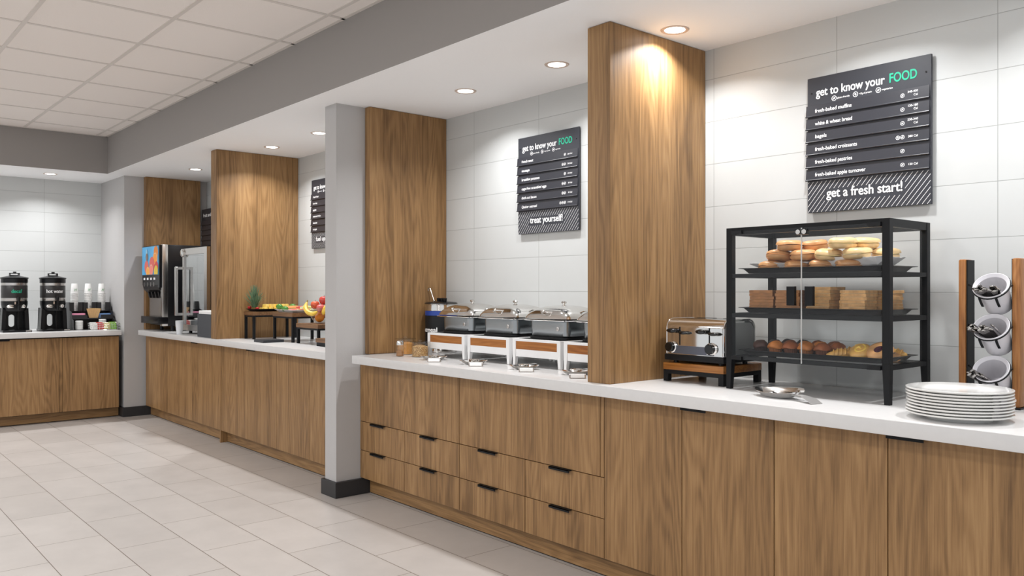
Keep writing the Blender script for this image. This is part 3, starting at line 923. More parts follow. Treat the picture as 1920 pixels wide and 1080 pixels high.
m_dan2 = mat('bun_dough', rgb(222, 168, 112), 0.45, vary=0.15, vscale=25, bump=0.15, bscale=60)
def danish(loc, rot, label):
    t = thing('danish', label, 'pastry', loc, rot=rot, group='pastries on the bottom tray')
    pts = [(-0.045 + 0.09 * k / 12, 0.012 * math.sin(k / 12 * PI), 0.018) for k in range(13)]
    MB().tube(pts, [0.006 + 0.0165 * math.sin(PI * (k + 0.6) / 13.2) for k in range(13)], 14).jitter(0.004, 2).build('folded_dough', m_dan, t, ang=1.2)
    for k in (3, 5, 7, 9):
        x, y, z = pts[k]; r = 0.006 + 0.0165 * math.sin(PI * (k + 0.6) / 13.2) + 0.0012
        MB().tube([(x + 0.004 * math.sin(a), y + r * math.cos(a), z + r * math.sin(a)) for a in [PI * q / 10 for q in range(11)]], 0.0035, 6).build('fold', m_dan, t)
    return t
def swirl(loc, rot, label):
    t = thing('swirl_bun', label, 'pastry', loc, rot=rot, group='pastries on the bottom tray')
    MB().lathe([(0.0, 0.0), (0.034, 0.002), (0.043, 0.012), (0.040, 0.024), (0.026, 0.032), (0.0, 0.033)], n=30).jitter(0.003, 6).build('bun', m_dan, t, ang=1.2)
    sp = [((0.004 + 0.0016 * k) * math.cos(k * 0.55), (0.004 + 0.0016 * k) * math.sin(k * 0.55), 0.033 - 0.00025 * k) for k in range(17)]
    MB().tube(sp, 0.0045, 6).build('custard_swirl', mat('custard', rgb(244, 206, 96), 0.35), t)
    return t
def jam_bun(loc, rot, label):
    t = thing('jam_bun', label, 'pastry', loc, rot=rot, group='pastries on the bottom tray')
    MB().lathe([(0.0, 0.0), (0.040, 0.002), (0.050, 0.013), (0.047, 0.026), (0.030, 0.034), (0.018, 0.030), (0.0, 0.029)], n=30).jitter(0.003, 8).build('bun', m_dan2, t, ang=1.2)
    MB().ell((0.004, -0.006, 0.0305), (0.021, 0.021, 0.005), 20, 8).build('jam', mat('berry_jam', rgb(74, 34, 48), 0.2, coat=0.5), t)
    return t
danish((-1.588, 3.082, ZM), (0, -0.12, 0.5), 'folded golden danish at the front, right of the muffins')
danish((-1.575, 3.145, ZM + 0.004), (0, -0.1, 0.3), 'folded golden danish behind the front one')
swirl((-1.508, 3.095, ZM + 0.021), (0.62, 0.0, 0.0), 'pale bun with a yellow custard swirl, tipped towards the door')
jam_bun((-1.434, 3.10, ZM + 0.026), (0.62, -0.05, 0), 'large pale bun with a dark berry centre beside the right post')
jam_bun((-1.46, 3.20, ZM), (0.2, 0.1, 1.2), 'large pale bun behind the one with the dark berry centre')
swirl((-1.54, 3.19, ZM), (0.1, 0, 0.6), 'custard bun in the back row of the bottom tray')
danish((-1.445, 3.235, ZM), (0, 0, 0.2), 'folded danish at the back right corner of the bottom tray')

# ------------------------------------------------------------------ tongs and rest
dirv = Vector((0.335, -0.075, 0)).normalized()
ang = math.atan2(dirv.y, dirv.x)
t = thing('tongs_rest', 'steel boat-shaped rest with a bent handle below the display case', 'tongs rest', (-1.745, 2.885, WT), ang)
def boat(L_, W_, h, z0, tip=0.5, n=20):
    """pointed oval dish: rings outer bottom -> rim -> inner"""
    def ring(k, z, lift):
        o = []
        for q in range(n):
            a = 2 * PI * q / n
            cx = math.cos(a); x = k * L_ / 2 * (abs(cx) ** 0.85) * (1 if cx > 0 else -1)
            y = k * W_ / 2 * math.sin(a) * (1 - 0.25 * abs(cx))
            o.append((x, y, z + lift * abs(cx) ** 3))
        return o
    return MB().loft([ring(0.45, z0, 0), ring(0.75, z0 + h * 0.35, 0.002), ring(1.0, z0 + h, h * 0.35), ring(0.985, z0 + h + 0.0012, h * 0.35), ring(0.72, z0 + h * 0.35 + 0.0016, 0.002), ring(0.42, z0 + 0.0016, 0)])
boat(0.215, 0.115, 0.022, 0.0).build('dish', mat('satin_steel', rgb(214, 213, 212), 0.2, 1.0), t, ang=1.0)
MB().ribbon([(0.095, -0.012, 0.021), (0.125, -0.014, 0.024), (0.15, -0.016, 0.023), (0.19, -0.02, 0.014), (0.215, -0.022, 0.0015)], (0.1, 1, 0), [0.018, 0.024, 0.03, 0.05, 0.052], 0.0022).build('handle', mat('satin_grey', rgb(196, 194, 192), 0.35, 0.6), t)
t = thing('serving_tongs', 'steel serving tongs lying across the boat-shaped rest', 'tongs', (-1.745, 2.905, WT + 0.0045), ang)
for s in (-1, 1):
    MB().ribbon([(-0.075, s * 0.012, 0.012), (-0.05, s * 0.013, 0.02), (0.0, s * 0.014, 0.027), (0.06, s * 0.012, 0.031), (0.105, s * 0.006, 0.033)], (0, s * 0.2, 1), [0.026, 0.022, 0.016, 0.016, 0.018], 0.0018).build('arm', m_chrome, t)
MB().tube([(0.104, -0.0065, 0.034), (0.113, -0.006, 0.034), (0.117, 0, 0.034), (0.113, 0.006, 0.034), (0.104, 0.0065, 0.034)], 0.009, 6).build('spring_end', m_chrome, t)

# ------------------------------------------------------------------ plates
t0 = None
for k in range(9):
    pr = [(0.0, 0.004), (0.088, 0.004), (0.09, 0.0), (0.096, 0.0), (0.098, 0.006), (0.155, 0.0175), (0.1575, 0.0195), (0.1575, 0.0225), (0.154, 0.0235), (0.105, 0.0125), (0.093, 0.0095), (0.0, 0.009)]
    lbl = 'round white plate, topmost of the stack' if k == 8 else 'round white plate, lowest of the stack, resting on the worktop' if k == 0 else 'round white plate, %s from the bottom of the stack' % ORD[k]
    if t0 is None:
        t0 = MB().lathe(pr, n=72).build('dinner_plate', m_china, None, ang=0.7)
        o = t0
    else:
        o = t0.copy(); COL.objects.link(o)
    o.location = (-1.068 + random.uniform(-0.002, 0.002), 2.862 + random.uniform(-0.002, 0.002), WT + k * 0.0098)
    tag(o, lbl, 'plate', 'stacked dinner plates')

# ------------------------------------------------------------------ cutlery stand
HX0, HX1 = -1.205, -1.028
t = thing('cutlery_stand', 'cutlery stand with two wooden uprights holding tilted pots', 'cutlery stand', ((HX0 + HX1) / 2, 3.29, WT))
hw = (HX1 - HX0) / 2
for s in (-1, 1):
    x0, x1 = (-hw, -hw + 0.026) if s < 0 else (hw, hw + 0.026)
    MB().box(x0, x1, -0.07, 0.004, 0.006, 0.532, 0.006).build('upright', m_upright, t)
    xi = x1 + 0.0003 if s < 0 else x0 - 0.002
    MB().box(xi, xi + (0.005 if s < 0 else 0.0017), -0.064, 0.0, 0.006, 0.53).build('bracket_plate', m_blackm, t, False)
MB().box(-hw - 0.004, hw + 0.03, -0.078, 0.06, 0, 0.006, 0.001, 1).build('base_plate', m_blackm, t, False)
axis = Vector((0.0, -0.74, 0.67)).normalized()
POTS = []
for zc in (0.436, 0.290, 0.141):
    mouth = Vector((0.034, -0.105, zc))
    a = [mouth + Matrix.Rotation(2 * PI * k / 28, 3, axis) @ (Vector((1, 0, 0)) * 0.0598) - axis * 0.006 for k in range(28)]
    MB().tube(a, 0.0024, 8, closed=True).build('holding_ring', m_blackm, t)
    side = MB()
    for s in (-1, 1):
        side.cyl(mouth + Vector((s * 0.0598, 0, 0)) - axis * 0.006, (s * hw + (0.031 if s < 0 else -0.001), -0.05, zc + 0.002), 0.003, n=8)
    side.build('cross_bar', m_blackm, t)
    for s in (-0.45, 0.45):
        sv = axis.cross(Vector((1, 0, 0)))
        if sv.z > 0: sv = -sv
        p0 = mouth + (sv * math.cos(s) + Vector((1, 0, 0)) * math.sin(s)) * 0.0615 - axis * 0.006
        MB().ribbon([p0, p0 - axis * 0.02 + Vector((0, 0, -0.002)), p0 - axis * 0.045], (1, 0, 0), 0.008, 0.003).build('support_tab', m_blackm, t, False)
    POTS.append(Vector(t.location) + mouth)
rotq = Vector((0, 0, 1)).rotation_difference(axis)
plb = ['white tilted pot of spoons, topmost on the cutlery stand', 'white tilted pot of forks in the middle of the cutlery stand', 'white tilted pot of knives, lowest on the cutlery stand']
t0 = None
for i, m_ in enumerate(POTS):
    if t0 is None:
        t0 = MB().lathe([(0.0, -0.125), (0.040, -0.125), (0.048, -0.12), (0.0545, -0.01), (0.064, -0.002), (0.0645, 0.001), (0.062, 0.002), (0.0515, -0.008), (0.045, -0.112), (0.0, -0.116)], n=40).build('cutlery_pot', mat('pot_white', rgb(218, 216, 221), 0.25), None, ang=0.7)
        o = t0
    else:
        o = t0.copy(); COL.objects.link(o)
    o.location = m_; o.scale = (0.92, 0.92, 0.92); o.rotation_mode = 'QUATERNION'; o.rotation_quaternion = rotq
    tag(o, plb[i], 'pot', 'white cutlery pots')
def utensil(kind):
    b = MB()
    L_ = 0.15
    # handle end sticks out along +z
    b.ribbon([(0, 0, -0.07), (0, 0.0006, 0.0), (0, 0, 0.05), (0, -0.002, 0.075)], (1, 0, 0), [0.007, 0.008, 0.014, 0.019] if kind != 'knife' else [0.012, 0.014, 0.017, 0.015], 0.004)
    b.ell((0, -0.002, 0.0755), (0.0095, 0.003, 0.009), 12, 8)
    return b.build(kind, mat('cutlery_steel', rgb(176, 173, 170), 0.14, 1.0), None)
cl = ['spoon handle sticking out of the topmost pot', 'fork handle sticking out of the middle pot', 'knife handle lying in the lowest pot']
for i, (kd, n) in enumerate((('spoon', 12), ('fork', 15), ('knife', 8))):
    pr = utensil(kd)
    rr = random.Random(11 + i)
    side_u = Vector((1, 0, 0)); side_v = axis.cross(side_u)
    if side_v.z > 0: side_v = -side_v   # towards the low lip of the pot
    for k in range(n):
        o = pr if k == 0 else pr.copy()
        if k: COL.objects.link(o)
        u = -0.032 + 0.062 * (k + 0.5) / n if i < 2 else -0.038 + 0.044 * (k + 0.5) / n
        v = (0.016 + 0.011 * (k % 2)) * (1 if i < 2 else 1.1) - abs(u) * 0.15
        proud = (-0.058, -0.044, -0.062)[i] + 0.006 * (k % 3)
        d = (axis + side_v * 0.22 + side_u * (u * 6 + (-0.25 if i else 0.0)) * 0.9).normalized()
        p = POTS[i] + side_u * u + side_v * v + axis * proud
        o.location = p
        o.rotation_mode = 'QUATERNION'
        q = Vector((0, 0, 1)).rotation_difference(d)
        from mathutils import Quaternion
        o.rotation_quaternion = q @ Quaternion((0, 0, 1), rr.uniform(-0.9, 0.9))
        tag(o, cl[i], 'cutlery', {'spoon': 'spoons', 'fork': 'forks', 'knife': 'knives'}[kd] + ' in the cutlery stand')

# ------------------------------------------------------------------ chafing dishes on white stands
def rrect(hx, hy, r, z, n=6):
    o = []
    for cx, cy, a0 in ((hx - r, hy - r, 0), (-hx + r, hy - r, 90), (-hx + r, -hy + r, 180), (hx - r, -hy + r, 270)):
        for k in range(n + 1):
            a = math.radians(a0 + 90 * k / n); o.append((cx + r * math.cos(a), cy + r * math.sin(a), z))
    return o
def stand(x0, label):
    t = thing('chafer_stand', label, 'stand', (x0, 3.0, WT), group='white chafer stands')
    Wd, Dp, H = 0.38, 0.345, 0.15
    f = MB()
    f.box(0.0, Wd, 0.0, 0.02, 0.137, H).box(0, Wd, Dp - 0.02, Dp, 0.137, H).box(0, 0.02, 0.02, Dp - 0.02, 0.137, H).box(Wd - 0.02, Wd, 0.02, Dp - 0.02, 0.137, H)
    f.build('top_frame', m_whitem, t, False)
    for y0, y1 in ((0.002, 0.014), (Dp - 0.014, Dp - 0.002)):
        MB().box(0.026, Wd - 0.026, y0, y1, 0.052, 0.092).build('apron', m_whitem, t, False)
        MB().box(0.022, Wd - 0.022, y0 + 0.001, y1 - 0.001, 0.092, 0.1368).build('wood_inlay', m_inlay, t, False)
    for x0_, x1_ in ((0.002, 0.014), (Wd - 0.014, Wd - 0.002)):
        MB().box(x0_, x1_, 0.026, Dp - 0.026, 0.052, 0.1368).build('side_apron', m_whitem, t, False)
    for a in (0, 1):
        for b in (0, 1):
            x, y = (0, 0.026) if not a else (Wd - 0.026, Wd), 0
            xa, xb = (0.0, 0.026) if not a else (Wd - 0.026, Wd)
            ya, yb = (0.0, 0.026) if not b else (Dp - 0.026, Dp)
            bot = (xa + (0.008 if a else 0.001), xb - (0.001 if a else 0.008), ya + (0.006 if b else 0.001), yb - (0.001 if b else 0.006))
            MB().taper(bot, (xa, xb, ya, yb), 0.003, 0.092).box(xa, xb, ya, yb, 0.092, 0.1369).build('leg', m_whitem, t, False)
            MB().box(bot[0], bot[1], bot[2], bot[3], 0, 0.003).build('foot_pad', m_greyside, t, False)
    MB().box(0.021, Wd - 0.021, 0.021, Dp - 0.021, 0.140, 0.1495).build('heating_plate', m_black, t, False)
    return t
def chafer(x, label):
    t = thing('chafing_dish', label, 'chafing dish', (x, 3.205, WT + 0.1505), group='steel chafing dishes')
    MB().loft([rrect(0.152, 0.135, 0.035, 0), rrect(0.152, 0.135, 0.035, 0.013)]).build('base', m_black, t)
    MB().loft([rrect(0.142, 0.126, 0.04, 0.013), rrect(0.147, 0.13, 0.04, 0.02), rrect(0.149, 0.132, 0.038, 0.096), rrect(0.156, 0.139, 0.04, 0.1)]).build('pan', mat('pan_steel', rgb(160, 165, 168), 0.27, 1.0), t)
    MB().loft([rrect(0.156, 0.139, 0.04, 0.1), rrect(0.181, 0.163, 0.035, 0.101), rrect(0.183, 0.165, 0.035, 0.104), rrect(0.178, 0.16, 0.035, 0.107)]).build('rim', m_chrome, t)
    rings = []
    for k in range(11):
        a = math.radians(4 + 84 * k / 10)
        f = math.cos(a) ** 0.82
        rings.append(rrect(0.173 * f, 0.155 * f, max(0.004, (0.036 + 0.06 * k / 10) * f), 0.107 + 0.078 * math.sin(a)))
    MB().loft(rings).build('lid', m_chrome, t, ang=0.9)
    MB().lathe([(0.007, 0.182), (0.006, 0.19), (0.013, 0.194), (0.016, 0.2), (0.012, 0.206), (0.0, 0.208)], n=20).build('knob', m_chrome, t)
    pts = [(-0.05 + 0.1 * k / 10, -0.128 - 0.034 * math.sin(PI * k / 10), 0.148 + 0.004 * math.sin(PI * k / 10)) for k in range(11)]
    h = MB().tube(pts, 0.0045, 8).build('front_handle', m_chrome, t)
    MB().ell((0.006, -0.163, 0.153), (0.012, 0.008, 0.008), 14, 8).build('handle_grip', m_chrome, h)
    for s in (-1, 1):
        MB().tube([(s * (0.15 + 0.014 * math.sin(PI * k / 6)), -0.035 + 0.07 * k / 6, 0.142 + 0.012 * math.sin(PI * k / 6)) for k in range(7)], 0.0035, 6).build('side_clip', m_chrome, t)
    MB().lathe([(0.011, 0), (0.011, 0.003), (0.008, 0.004), (0.0, 0.004)], n=20, M=Matrix.Rotation(PI / 2, 3, 'X'), c=(0.085, -0.1305, 0.058)).build('badge', m_steel, t)
    return t
sx0 = (-4.272, -3.862, -3.452, -3.047)
sl = ('leftmost white chafer stand with a wood inlay, beside the granola jar', 'second white chafer stand with wood inlay from the left', 'third white chafer stand with wood inlay from the left', 'white chafer stand with wood inlay cut off by the thick partition')
cl = ('steel chafing dish nearest the oatmeal kettle', 'second steel chafing dish from the left, directly below the gap left of the menu board', 'third steel chafing dish, under the menu board', 'steel chafing dish mostly hidden by the thick partition')
for i in range(4):
    stand(sx0[i], sl[i]); chafer(sx0[i] + 0.2, cl[i])

# spoon rests with serving spoons and label strips
rl = ['in front of the first chafer stand', 'in front of the second chafer stand', 'in front of the third chafer stand', 'beside the thick partition']
for i, (rx, ry, cx, cy, a) in enumerate(((-4.02, 2.868, -3.90, 2.785, 0.82), (-3.645, 2.875, -3.53, 2.80, 0.84), (-3.235, 2.893, -3.115, 2.80, 0.86), (-2.865, 2.91, -2.735, 2.785, 0.88))):
    t = thing('spoon_rest', 'leaf-shaped steel spoon rest ' + rl[i], 'spoon rest', (rx, ry, WT), a, 'steel spoon rests')
    boat(0.165, 0.105, 0.017, 0.0, n=20).build('dish', m_chrome, t, ang=1.0)
    t = thing('serving_spoon', 'steel serving spoon lying on the rest ' + rl[i], 'spoon', (rx, ry, WT + 0.006), a + (0.3, -0.2, 0.1, -0.3)[i], 'steel serving spoons')
    MB().lathe([(0.0, 0.0), (0.012, 0.0025), (0.021, 0.009), (0.0255, 0.02), (0.0245, 0.021), (0.02, 0.0105), (0.011, 0.0045), (0.0, 0.002)], n=24, sx=1.25).build('bowl', m_chrome, t, ang=1.0)
    MB().ribbon([(0.028, 0, 0.0195), (0.042, 0.0, 0.023), (0.055, 0.0, 0.0245), (0.066, 0.0, 0.0235)], (0, 1, 0), [0.009, 0.007, 0.010, 0.012], 0.002).build('handle', m_chrome, t)
    t = thing('label_holder', 'small bent steel label strip ' + rl[i] + ', at the counter edge', 'label holder', (cx, cy, WT), 0.84, 'bent steel label strips')
    MB().ribbon([(0, 0.026, 0.0018), (0, 0.006, 0.019), (0, 0.0, 0.0205), (0, -0.004, 0.0185), (0, -0.011, 0.0012)], (1, 0, 0), 0.078, 0.0015).build('strip', m_steel, t)
    MB().ribbon([(0, -0.0006, 0.0217), (0, -0.0052, 0.0185), (0, -0.0118, 0.004)], (1, 0, 0), 0.066, 0.0006).build('blank_label', m_white, t)

# ------------------------------------------------------------------ oatmeal kettle
t = thing('soup_kettle', 'round black kettle with a blue band and the word oatmeal', 'soup kettle', (-4.505, 3.275, WT))
R = 0.108
MB().lathe([(R - 0.006, 0), (R, 0.003), (R, 0.028), (R - 0.004, 0.03)], n=48).build('base_ring', m_chrome, t)
bdy = MB().lathe([(R - 0.003, 0.03), (R - 0.001, 0.034), (R - 0.001, 0.245), (R - 0.003, 0.248)], n=48).build('body', m_blackm, t)
MB().lathe([(R, 0.248), (R, 0.278)], n=48).build('blue_band', mat('cobalt_band', rgb(34, 66, 150), 0.4), t)
MB().lathe([(R - 0.002, 0.278), (R, 0.281), (R - 0.004, 0.318), (R + 0.003, 0.322), (R + 0.003, 0.326), (R - 0.004, 0.327)], n=48).build('inset_pot', m_chrome, t)
lid = MB().lathe([(R + 0.002, 0.327), (R + 0.003, 0.331), (R - 0.01, 0.336), (0.04, 0.343), (0.0, 0.344)], n=48).build('lid', m_black, t)
for x in (-0.012, 0.028, 0.056):
    MB().lathe([(0.011, 0.338), (0.013, 0.345), (0.0155, 0.362), (0.0135, 0.364), (0.0, 0.362)], n=16, c=(x, -0.01, 0.0)).build('lid_knob', m_black, lid)
letters('oatmeal', m_ink, bdy, (0, -R - 0.0004, 0.140), width=0.155, size=0.042, bold=0.022, align='CENTER', bend=R + 0.0006)
t = thing('ladle', 'steel ladle leaning out of the kettle lid', 'ladle', (-4.58, 3.265, WT + 0.334))
MB().tube([(0.012, 0, 0.004), (0.0, 0, 0.022), (-0.028, -0.004, 0.084), (-0.034, -0.005, 0.096), (-0.042, -0.006, 0.099), (-0.05, -0.007, 0.093), (-0.051, -0.007, 0.078)], 0.0035, 8).build('handle', m_steel, t)
MB().ell((0.012, 0, 0.006), (0.014, 0.012, 0.007), 14, 8).build('lid_collar', m_black, t)

# ------------------------------------------------------------------ jars
def speck(name, a, b, c_, scale):
    m = bpy.data.materials.new(name); m.use_nodes = True
    nt = m.node_tree; N, K = nt.nodes, nt.links
    v = N.new('ShaderNodeTexVoronoi'); v.inputs['Scale'].default_value = scale
    tc = N.new('ShaderNodeTexCoord'); K.new(tc.outputs['Object'], v.inputs['Vector'])
    r = N.new('ShaderNodeValToRGB'); r.color_ramp.interpolation = 'CONSTANT'
    e = r.color_ramp.elements; e[0].color = a; e[1].position = 0.42; e[1].color = b
    x = e.new(0.75); x.color = c_
    sp = N.new('ShaderNodeSeparateXYZ'); K.new(v.outputs['Color'], sp.inputs[0])
    K.new(sp.outputs[0], r.inputs[0]); K.new(r.outputs[0], N['Principled BSDF'].inputs['Base Color'])
    N['Principled BSDF'].inputs['Roughness'].default_value = 0.8
    bp = N.new('ShaderNodeBump'); bp.inputs['Strength'].default_value = 0.8; bp.inputs['Distance'].default_value = 0.003
    K.new(v.outputs['Distance'], bp.inputs['Height']); K.new(bp.outputs['Normal'], N['Principled BSDF'].inputs['Normal'])
    return m
def jar(loc, r, h, label):
    t = thing('glass_jar', label, 'jar', loc, group='glass topping jars')
    MB().lathe([(0.0, 0.0), (r, 0.0), (r, h * 0.86), (r - 0.004, h * 0.9), (r - 0.004, h * 0.93)], n=36).build('jar_body', m_jar, t)
    MB().lathe([(r + 0.012, h * 0.935), (r + 0.014, h * 0.97), (r * 0.6, h * 1.0), (0.012, h * 1.02), (0.012, h * 1.07), (0.016, h * 1.1), (0.0, h * 1.11)], n=36).build('glass_lid', m_jar, t)
jar((-4.50, 2.985, WT), 0.055, 0.106, 'glass jar of brown sugar against the oak panel')
jar((-4.262, 2.936, WT), 0.051, 0.098, 'glass jar of granola beside the leftmost chafer stand')
tag(MB().lathe([(0.0, 0.003), (0.0525, 0.003), (0.0525, 0.072), (0.03, 0.078), (0.0, 0.076)], n=36).build('brown_sugar', mat('brown_sugar', rgb(200, 142, 76), 0.9, bump=0.5, bscale=300, vary=0.12, vscale=60), None, True, (-4.50, 2.985, WT)), 'brown sugar filling the left jar', 'sugar', None, 'stuff')
tag(MB().lathe([(0.0, 0.003), (0.0485, 0.003), (0.0485, 0.064), (0.02, 0.074), (0.0, 0.07)], n=36).jitter(0.002).build('granola', speck('granola_mix', rgb(226, 190, 132), rgb(186, 134, 76), rgb(120, 76, 40), 420), None, True, (-4.262, 2.936, WT)), 'granola filling the right jar', 'granola', None, 'stuff')
t = thing('spice_shaker', 'small glass shaker of cinnamon with a chrome cap in front of the jars', 'shaker', (-4.368, 2.856, WT))
MB().lathe([(0.0, 0.0), (0.022, 0.0), (0.0245, 0.004), (0.0245, 0.045), (0.0215, 0.06), (0.0215, 0.076)], n=28).build('glass_body', m_jar, t)
MB().lathe([(0.0215, 0.072), (0.023, 0.074), (0.023, 0.09), (0.018, 0.1), (0.0, 0.104)], n=28).build('cap', m_chrome, t)
tag(MB().lathe([(0.0, 0.002), (0.0225, 0.004), (0.0225, 0.034), (0.01, 0.04), (0.0, 0.039)], n=28).build('cinnamon', mat('cinnamon', rgb(158, 112, 68), 0.9, bump=0.4, bscale=300), None, True, (-4.368, 2.856, WT)), 'cinnamon sugar at the bottom of the shaker', 'spice', None, 'stuff')

# ------------------------------------------------------------------ fruit risers
def riser(x0, x1, y0, y1, h, label, bh=0.032):
    t = thing('wooden_riser', label, 'riser', (x0, y0, WT), group='fruit risers')
    Wd, Dp = x1 - x0, y1 - y0
    MB().box(0, Wd, 0, Dp, h - bh, h, 0.002, 1).build('top_board', m_dkriser, t, False)
    f = MB(); a = 0.02
    f.box(0.004, Wd - 0.004, 0.004, 0.004 + a, h - bh - 0.014, h - bh).box(0.004, Wd - 0.004, Dp - 0.004 - a, Dp - 0.004, h - bh - 0.014, h - bh)
    f.box(0.004, 0.004 + a, 0.004 + a, Dp - 0.004 - a, h - bh - 0.014, h - bh).box(Wd - 0.004 - a, Wd - 0.004, 0.004 + a, Dp - 0.004 - a, h - bh - 0.014, h - bh)
    f.build('frame', m_blackm, t, False)
    for x in (0.004, Wd - 0.004 - a):
        for y in (0.004, Dp - 0.004 - a): MB().box(x, x + a, y, y + a, 0, h - bh - 0.014).build('leg', m_blackm, t, False)
riser(-6.845, -6.655, 2.885, 3.29, 0.234, 'tall wood riser with black legs against the far partition, holding pineapple')
riser(-6.41, -6.05, 2.945, 3.31, 0.236, 'tall wood riser with black legs holding the melon tray')
riser(-5.985, -5.625, 2.945, 3.25, 0.157, 'short wood riser with black legs holding the fruit bowl')
t = thing('low_riser', 'low wooden block on a dark base, partly behind the grey column', 'riser', (-5.585, 2.905, WT))
MB().box(0, 0.38, 0, 0.2, 0.028, 0.058, 0.002, 1).build('top_board', m_dkriser, t, False)
MB().box(0.006, 0.374, 0.006, 0.194, 0, 0.028).build('base', m_blackm, t, False)
tag(MB().box(0, 0.18, 0, 0.175, 0, 0.022, 0.002, 1).build('stone_slab', mat('dark_slate', rgb(46, 48, 52), 0.5, bump=0.3, bscale=60), None, False, (-6.345, 2.757, WT)), 'dark slate slab lying on the worktop in front of the fruit risers', 'slab')

def platter(x, y, z, hx, hy, m, label):
    t = thing('fruit_platter', label, 'platter', (x, y, z))
    MB().loft([rrect(hx - 0.03, hy - 0.03, 0.03, 0), rrect(hx - 0.008, hy - 0.008, 0.035, 0.018), rrect(hx, hy, 0.04, 0.02), rrect(hx, hy, 0.04, 0.0225), rrect(hx - 0.01, hy - 0.01, 0.035, 0.0215), rrect(hx - 0.032, hy - 0.032, 0.03, 0.003)]).build('dish', m, t)
ZP1, ZP2 = WT + 0.2345, WT + 0.2365
platter(-6.75, 3.075, ZP1, 0.10, 0.185, m_tray, 'dark platter of pineapple chunks on the left tall riser')
platter(-6.225, 3.13, ZP2, 0.18, 0.182, m_white, 'pale platter of melon slices on the right tall riser')
tag(MB().loft([[(0, 0, 0), (0.12, -0.02, 0.001), (0.1, 0.1, 0.001)], [(0, 0, 0.0012), (0.12, -0.02, 0.0022), (0.1, 0.1, 0.0022)]]).build('paper_liner', m_paper, None, False, (-6.40, 3.0, ZP2 + 0.023)), 'white paper corner poking out from under the melon slices', 'paper liner')
crown = MB()
rr = random.Random(4)
for k in range(44):
    a = k * 2.4; lv = k / 44
    ln = 0.09 + 0.13 * lv * rr.uniform(0.8, 1.05)
    sp = 0.075 * (1 - lv) + 0.012
    dx, dy = math.cos(a), math.sin(a)
    pts = [(dx * 0.012, dy * 0.012, 0.0), (dx * sp * 0.5, dy * sp * 0.5, ln * 0.45), (dx * sp * 0.95, dy * sp * 0.95, ln * 0.8), (dx * sp * 1.3, dy * sp * 1.3, ln * 0.98)]
    crown.ribbon(pts, (-dy, dx, 0), [0.017, 0.015, 0.009, 0.0015], 0.0016)
t = thing('pineapple_garnish', 'spiky green pineapple crown standing at the left end of the dark platter', 'pineapple top', (-6.785, 2.955, ZP1 + 0.004))
MB().lathe([(0.0, 0.0), (0.028, 0.002), (0.03, 0.02), (0.018, 0.03), (0.0, 0.031)], n=18).build('base', mat('pineapple_rind', rgb(120, 92, 40), 0.7, bump=0.6, bscale=50), t)
o = crown.build('leaves', mat('pineapple_leaf', rgb(96, 122, 92), 0.5, vary=0.35, vscale=30), t, False, (0, 0, 0.022))
m_pine = mat('pineapple_flesh', rgb(248, 208, 104), 0.35, vary=0.15, vscale=40, sss=0.1)
pc = None
rr = random.Random(9)
spots = []
for k in range(22):
    l = 0 if k < 13 else 1
    q = k if l == 0 else k - 13
    x = -6.785 + 0.038 * (q % 3) if l == 0 else -6.765 + 0.036 * (q % 2)
    y = 3.02 + 0.05 * (q // 3) if l == 0 else 3.04 + 0.05 * (q // 2)
    spots.append((x + rr.uniform(-0.004, 0.004), y + rr.uniform(-0.006, 0.006), ZP1 + 0.0045 + l * 0.0285, rr.uniform(0, 3)))
for x, y, z, a in spots:
    if pc is None:
        pc = MB().loft([rrect(0.017, 0.02, 0.005, 0), rrect(0.018, 0.022, 0.006, 0.014), rrect(0.015, 0.017, 0.006, 0.0275)]).jitter(0.004, 2).build('pineapple_chunk', m_pine, None, ang=0.8); o = pc
    else:
        o = pc.copy(); COL.objects.link(o)
    o.location = (x, y, z); o.rotation_euler = (0, 0, a)
    tag(o, 'yellow pineapple chunk heaped on the dark platter', 'pineapple chunk', 'pineapple chunks')
def berry(x, y, z, label):
    t = thing('strawberry', label, 'strawberry', (x, y, z))
    MB().lathe([(0.0, 0.0), (0.008, 0.004), (0.015, 0.016), (0.0165, 0.024), (0.012, 0.031), (0.0, 0.032)], n=18).build('fruit', mat('strawberry_red', rgb(206, 44, 52), 0.3, bump=0.6, bscale=120), t)
    lf = MB()
    for k in range(5):
        a = k * 1.256; lf.ribbon([(0, 0, 0.032), (0.008 * math.cos(a), 0.008 * math.sin(a), 0.034), (0.014 * math.cos(a), 0.014 * math.sin(a), 0.031)], (-math.sin(a), math.cos(a), 0), [0.004, 0.006, 0.001], 0.001)
    lf.build('leaves', mat('berry_leaf', rgb(70, 130, 60), 0.5), t, False)
berry(-6.82, 2.925, ZP1 + 0.012, 'red strawberry at the near left corner of the dark platter')
berry(-6.715, 2.95, ZP1 + 0.004, 'red strawberry beside the pineapple chunks')
def wedge(x, y, z, a, flesh, rind, label, name, cat, L_=0.13, tilt=0.0):
    t = thing(name, label, cat, (x, y, z), rot=(tilt, 0, a))
    n = 10
    pts = [(L_ / 2 * math.cos(PI * k / n), L_ * 0.36 * math.sin(PI * k / n)) for k in range(n + 1)]
    inn = [(u * 0.9, v * 0.9) for u, v in pts]
    MB().prism(inn, 'z', 0.0, 0.016).build('flesh', flesh, t, False)
    b = MB(); m = n + 1
    b._add([(u, v, zz) for zz in (0, 0.016) for u, v in inn] + [(u, v, zz) for zz in (0, 0.016) for u, v in pts],
           [(m + i, m + i + 1, 3 * m + i + 1, 3 * m + i) for i in range(n)] + [(2 * m + i, 2 * m + i + 1, 3 * m + i + 1, 3 * m + i) for i in range(n)] + [(i, i + 1, 2 * m + i + 1, 2 * m + i) for i in range(n)] + [(0, m, 3 * m, 2 * m), (n, m + n, 3 * m + n, 2 * m + n)])
    b.build('rind', rind, t, False)
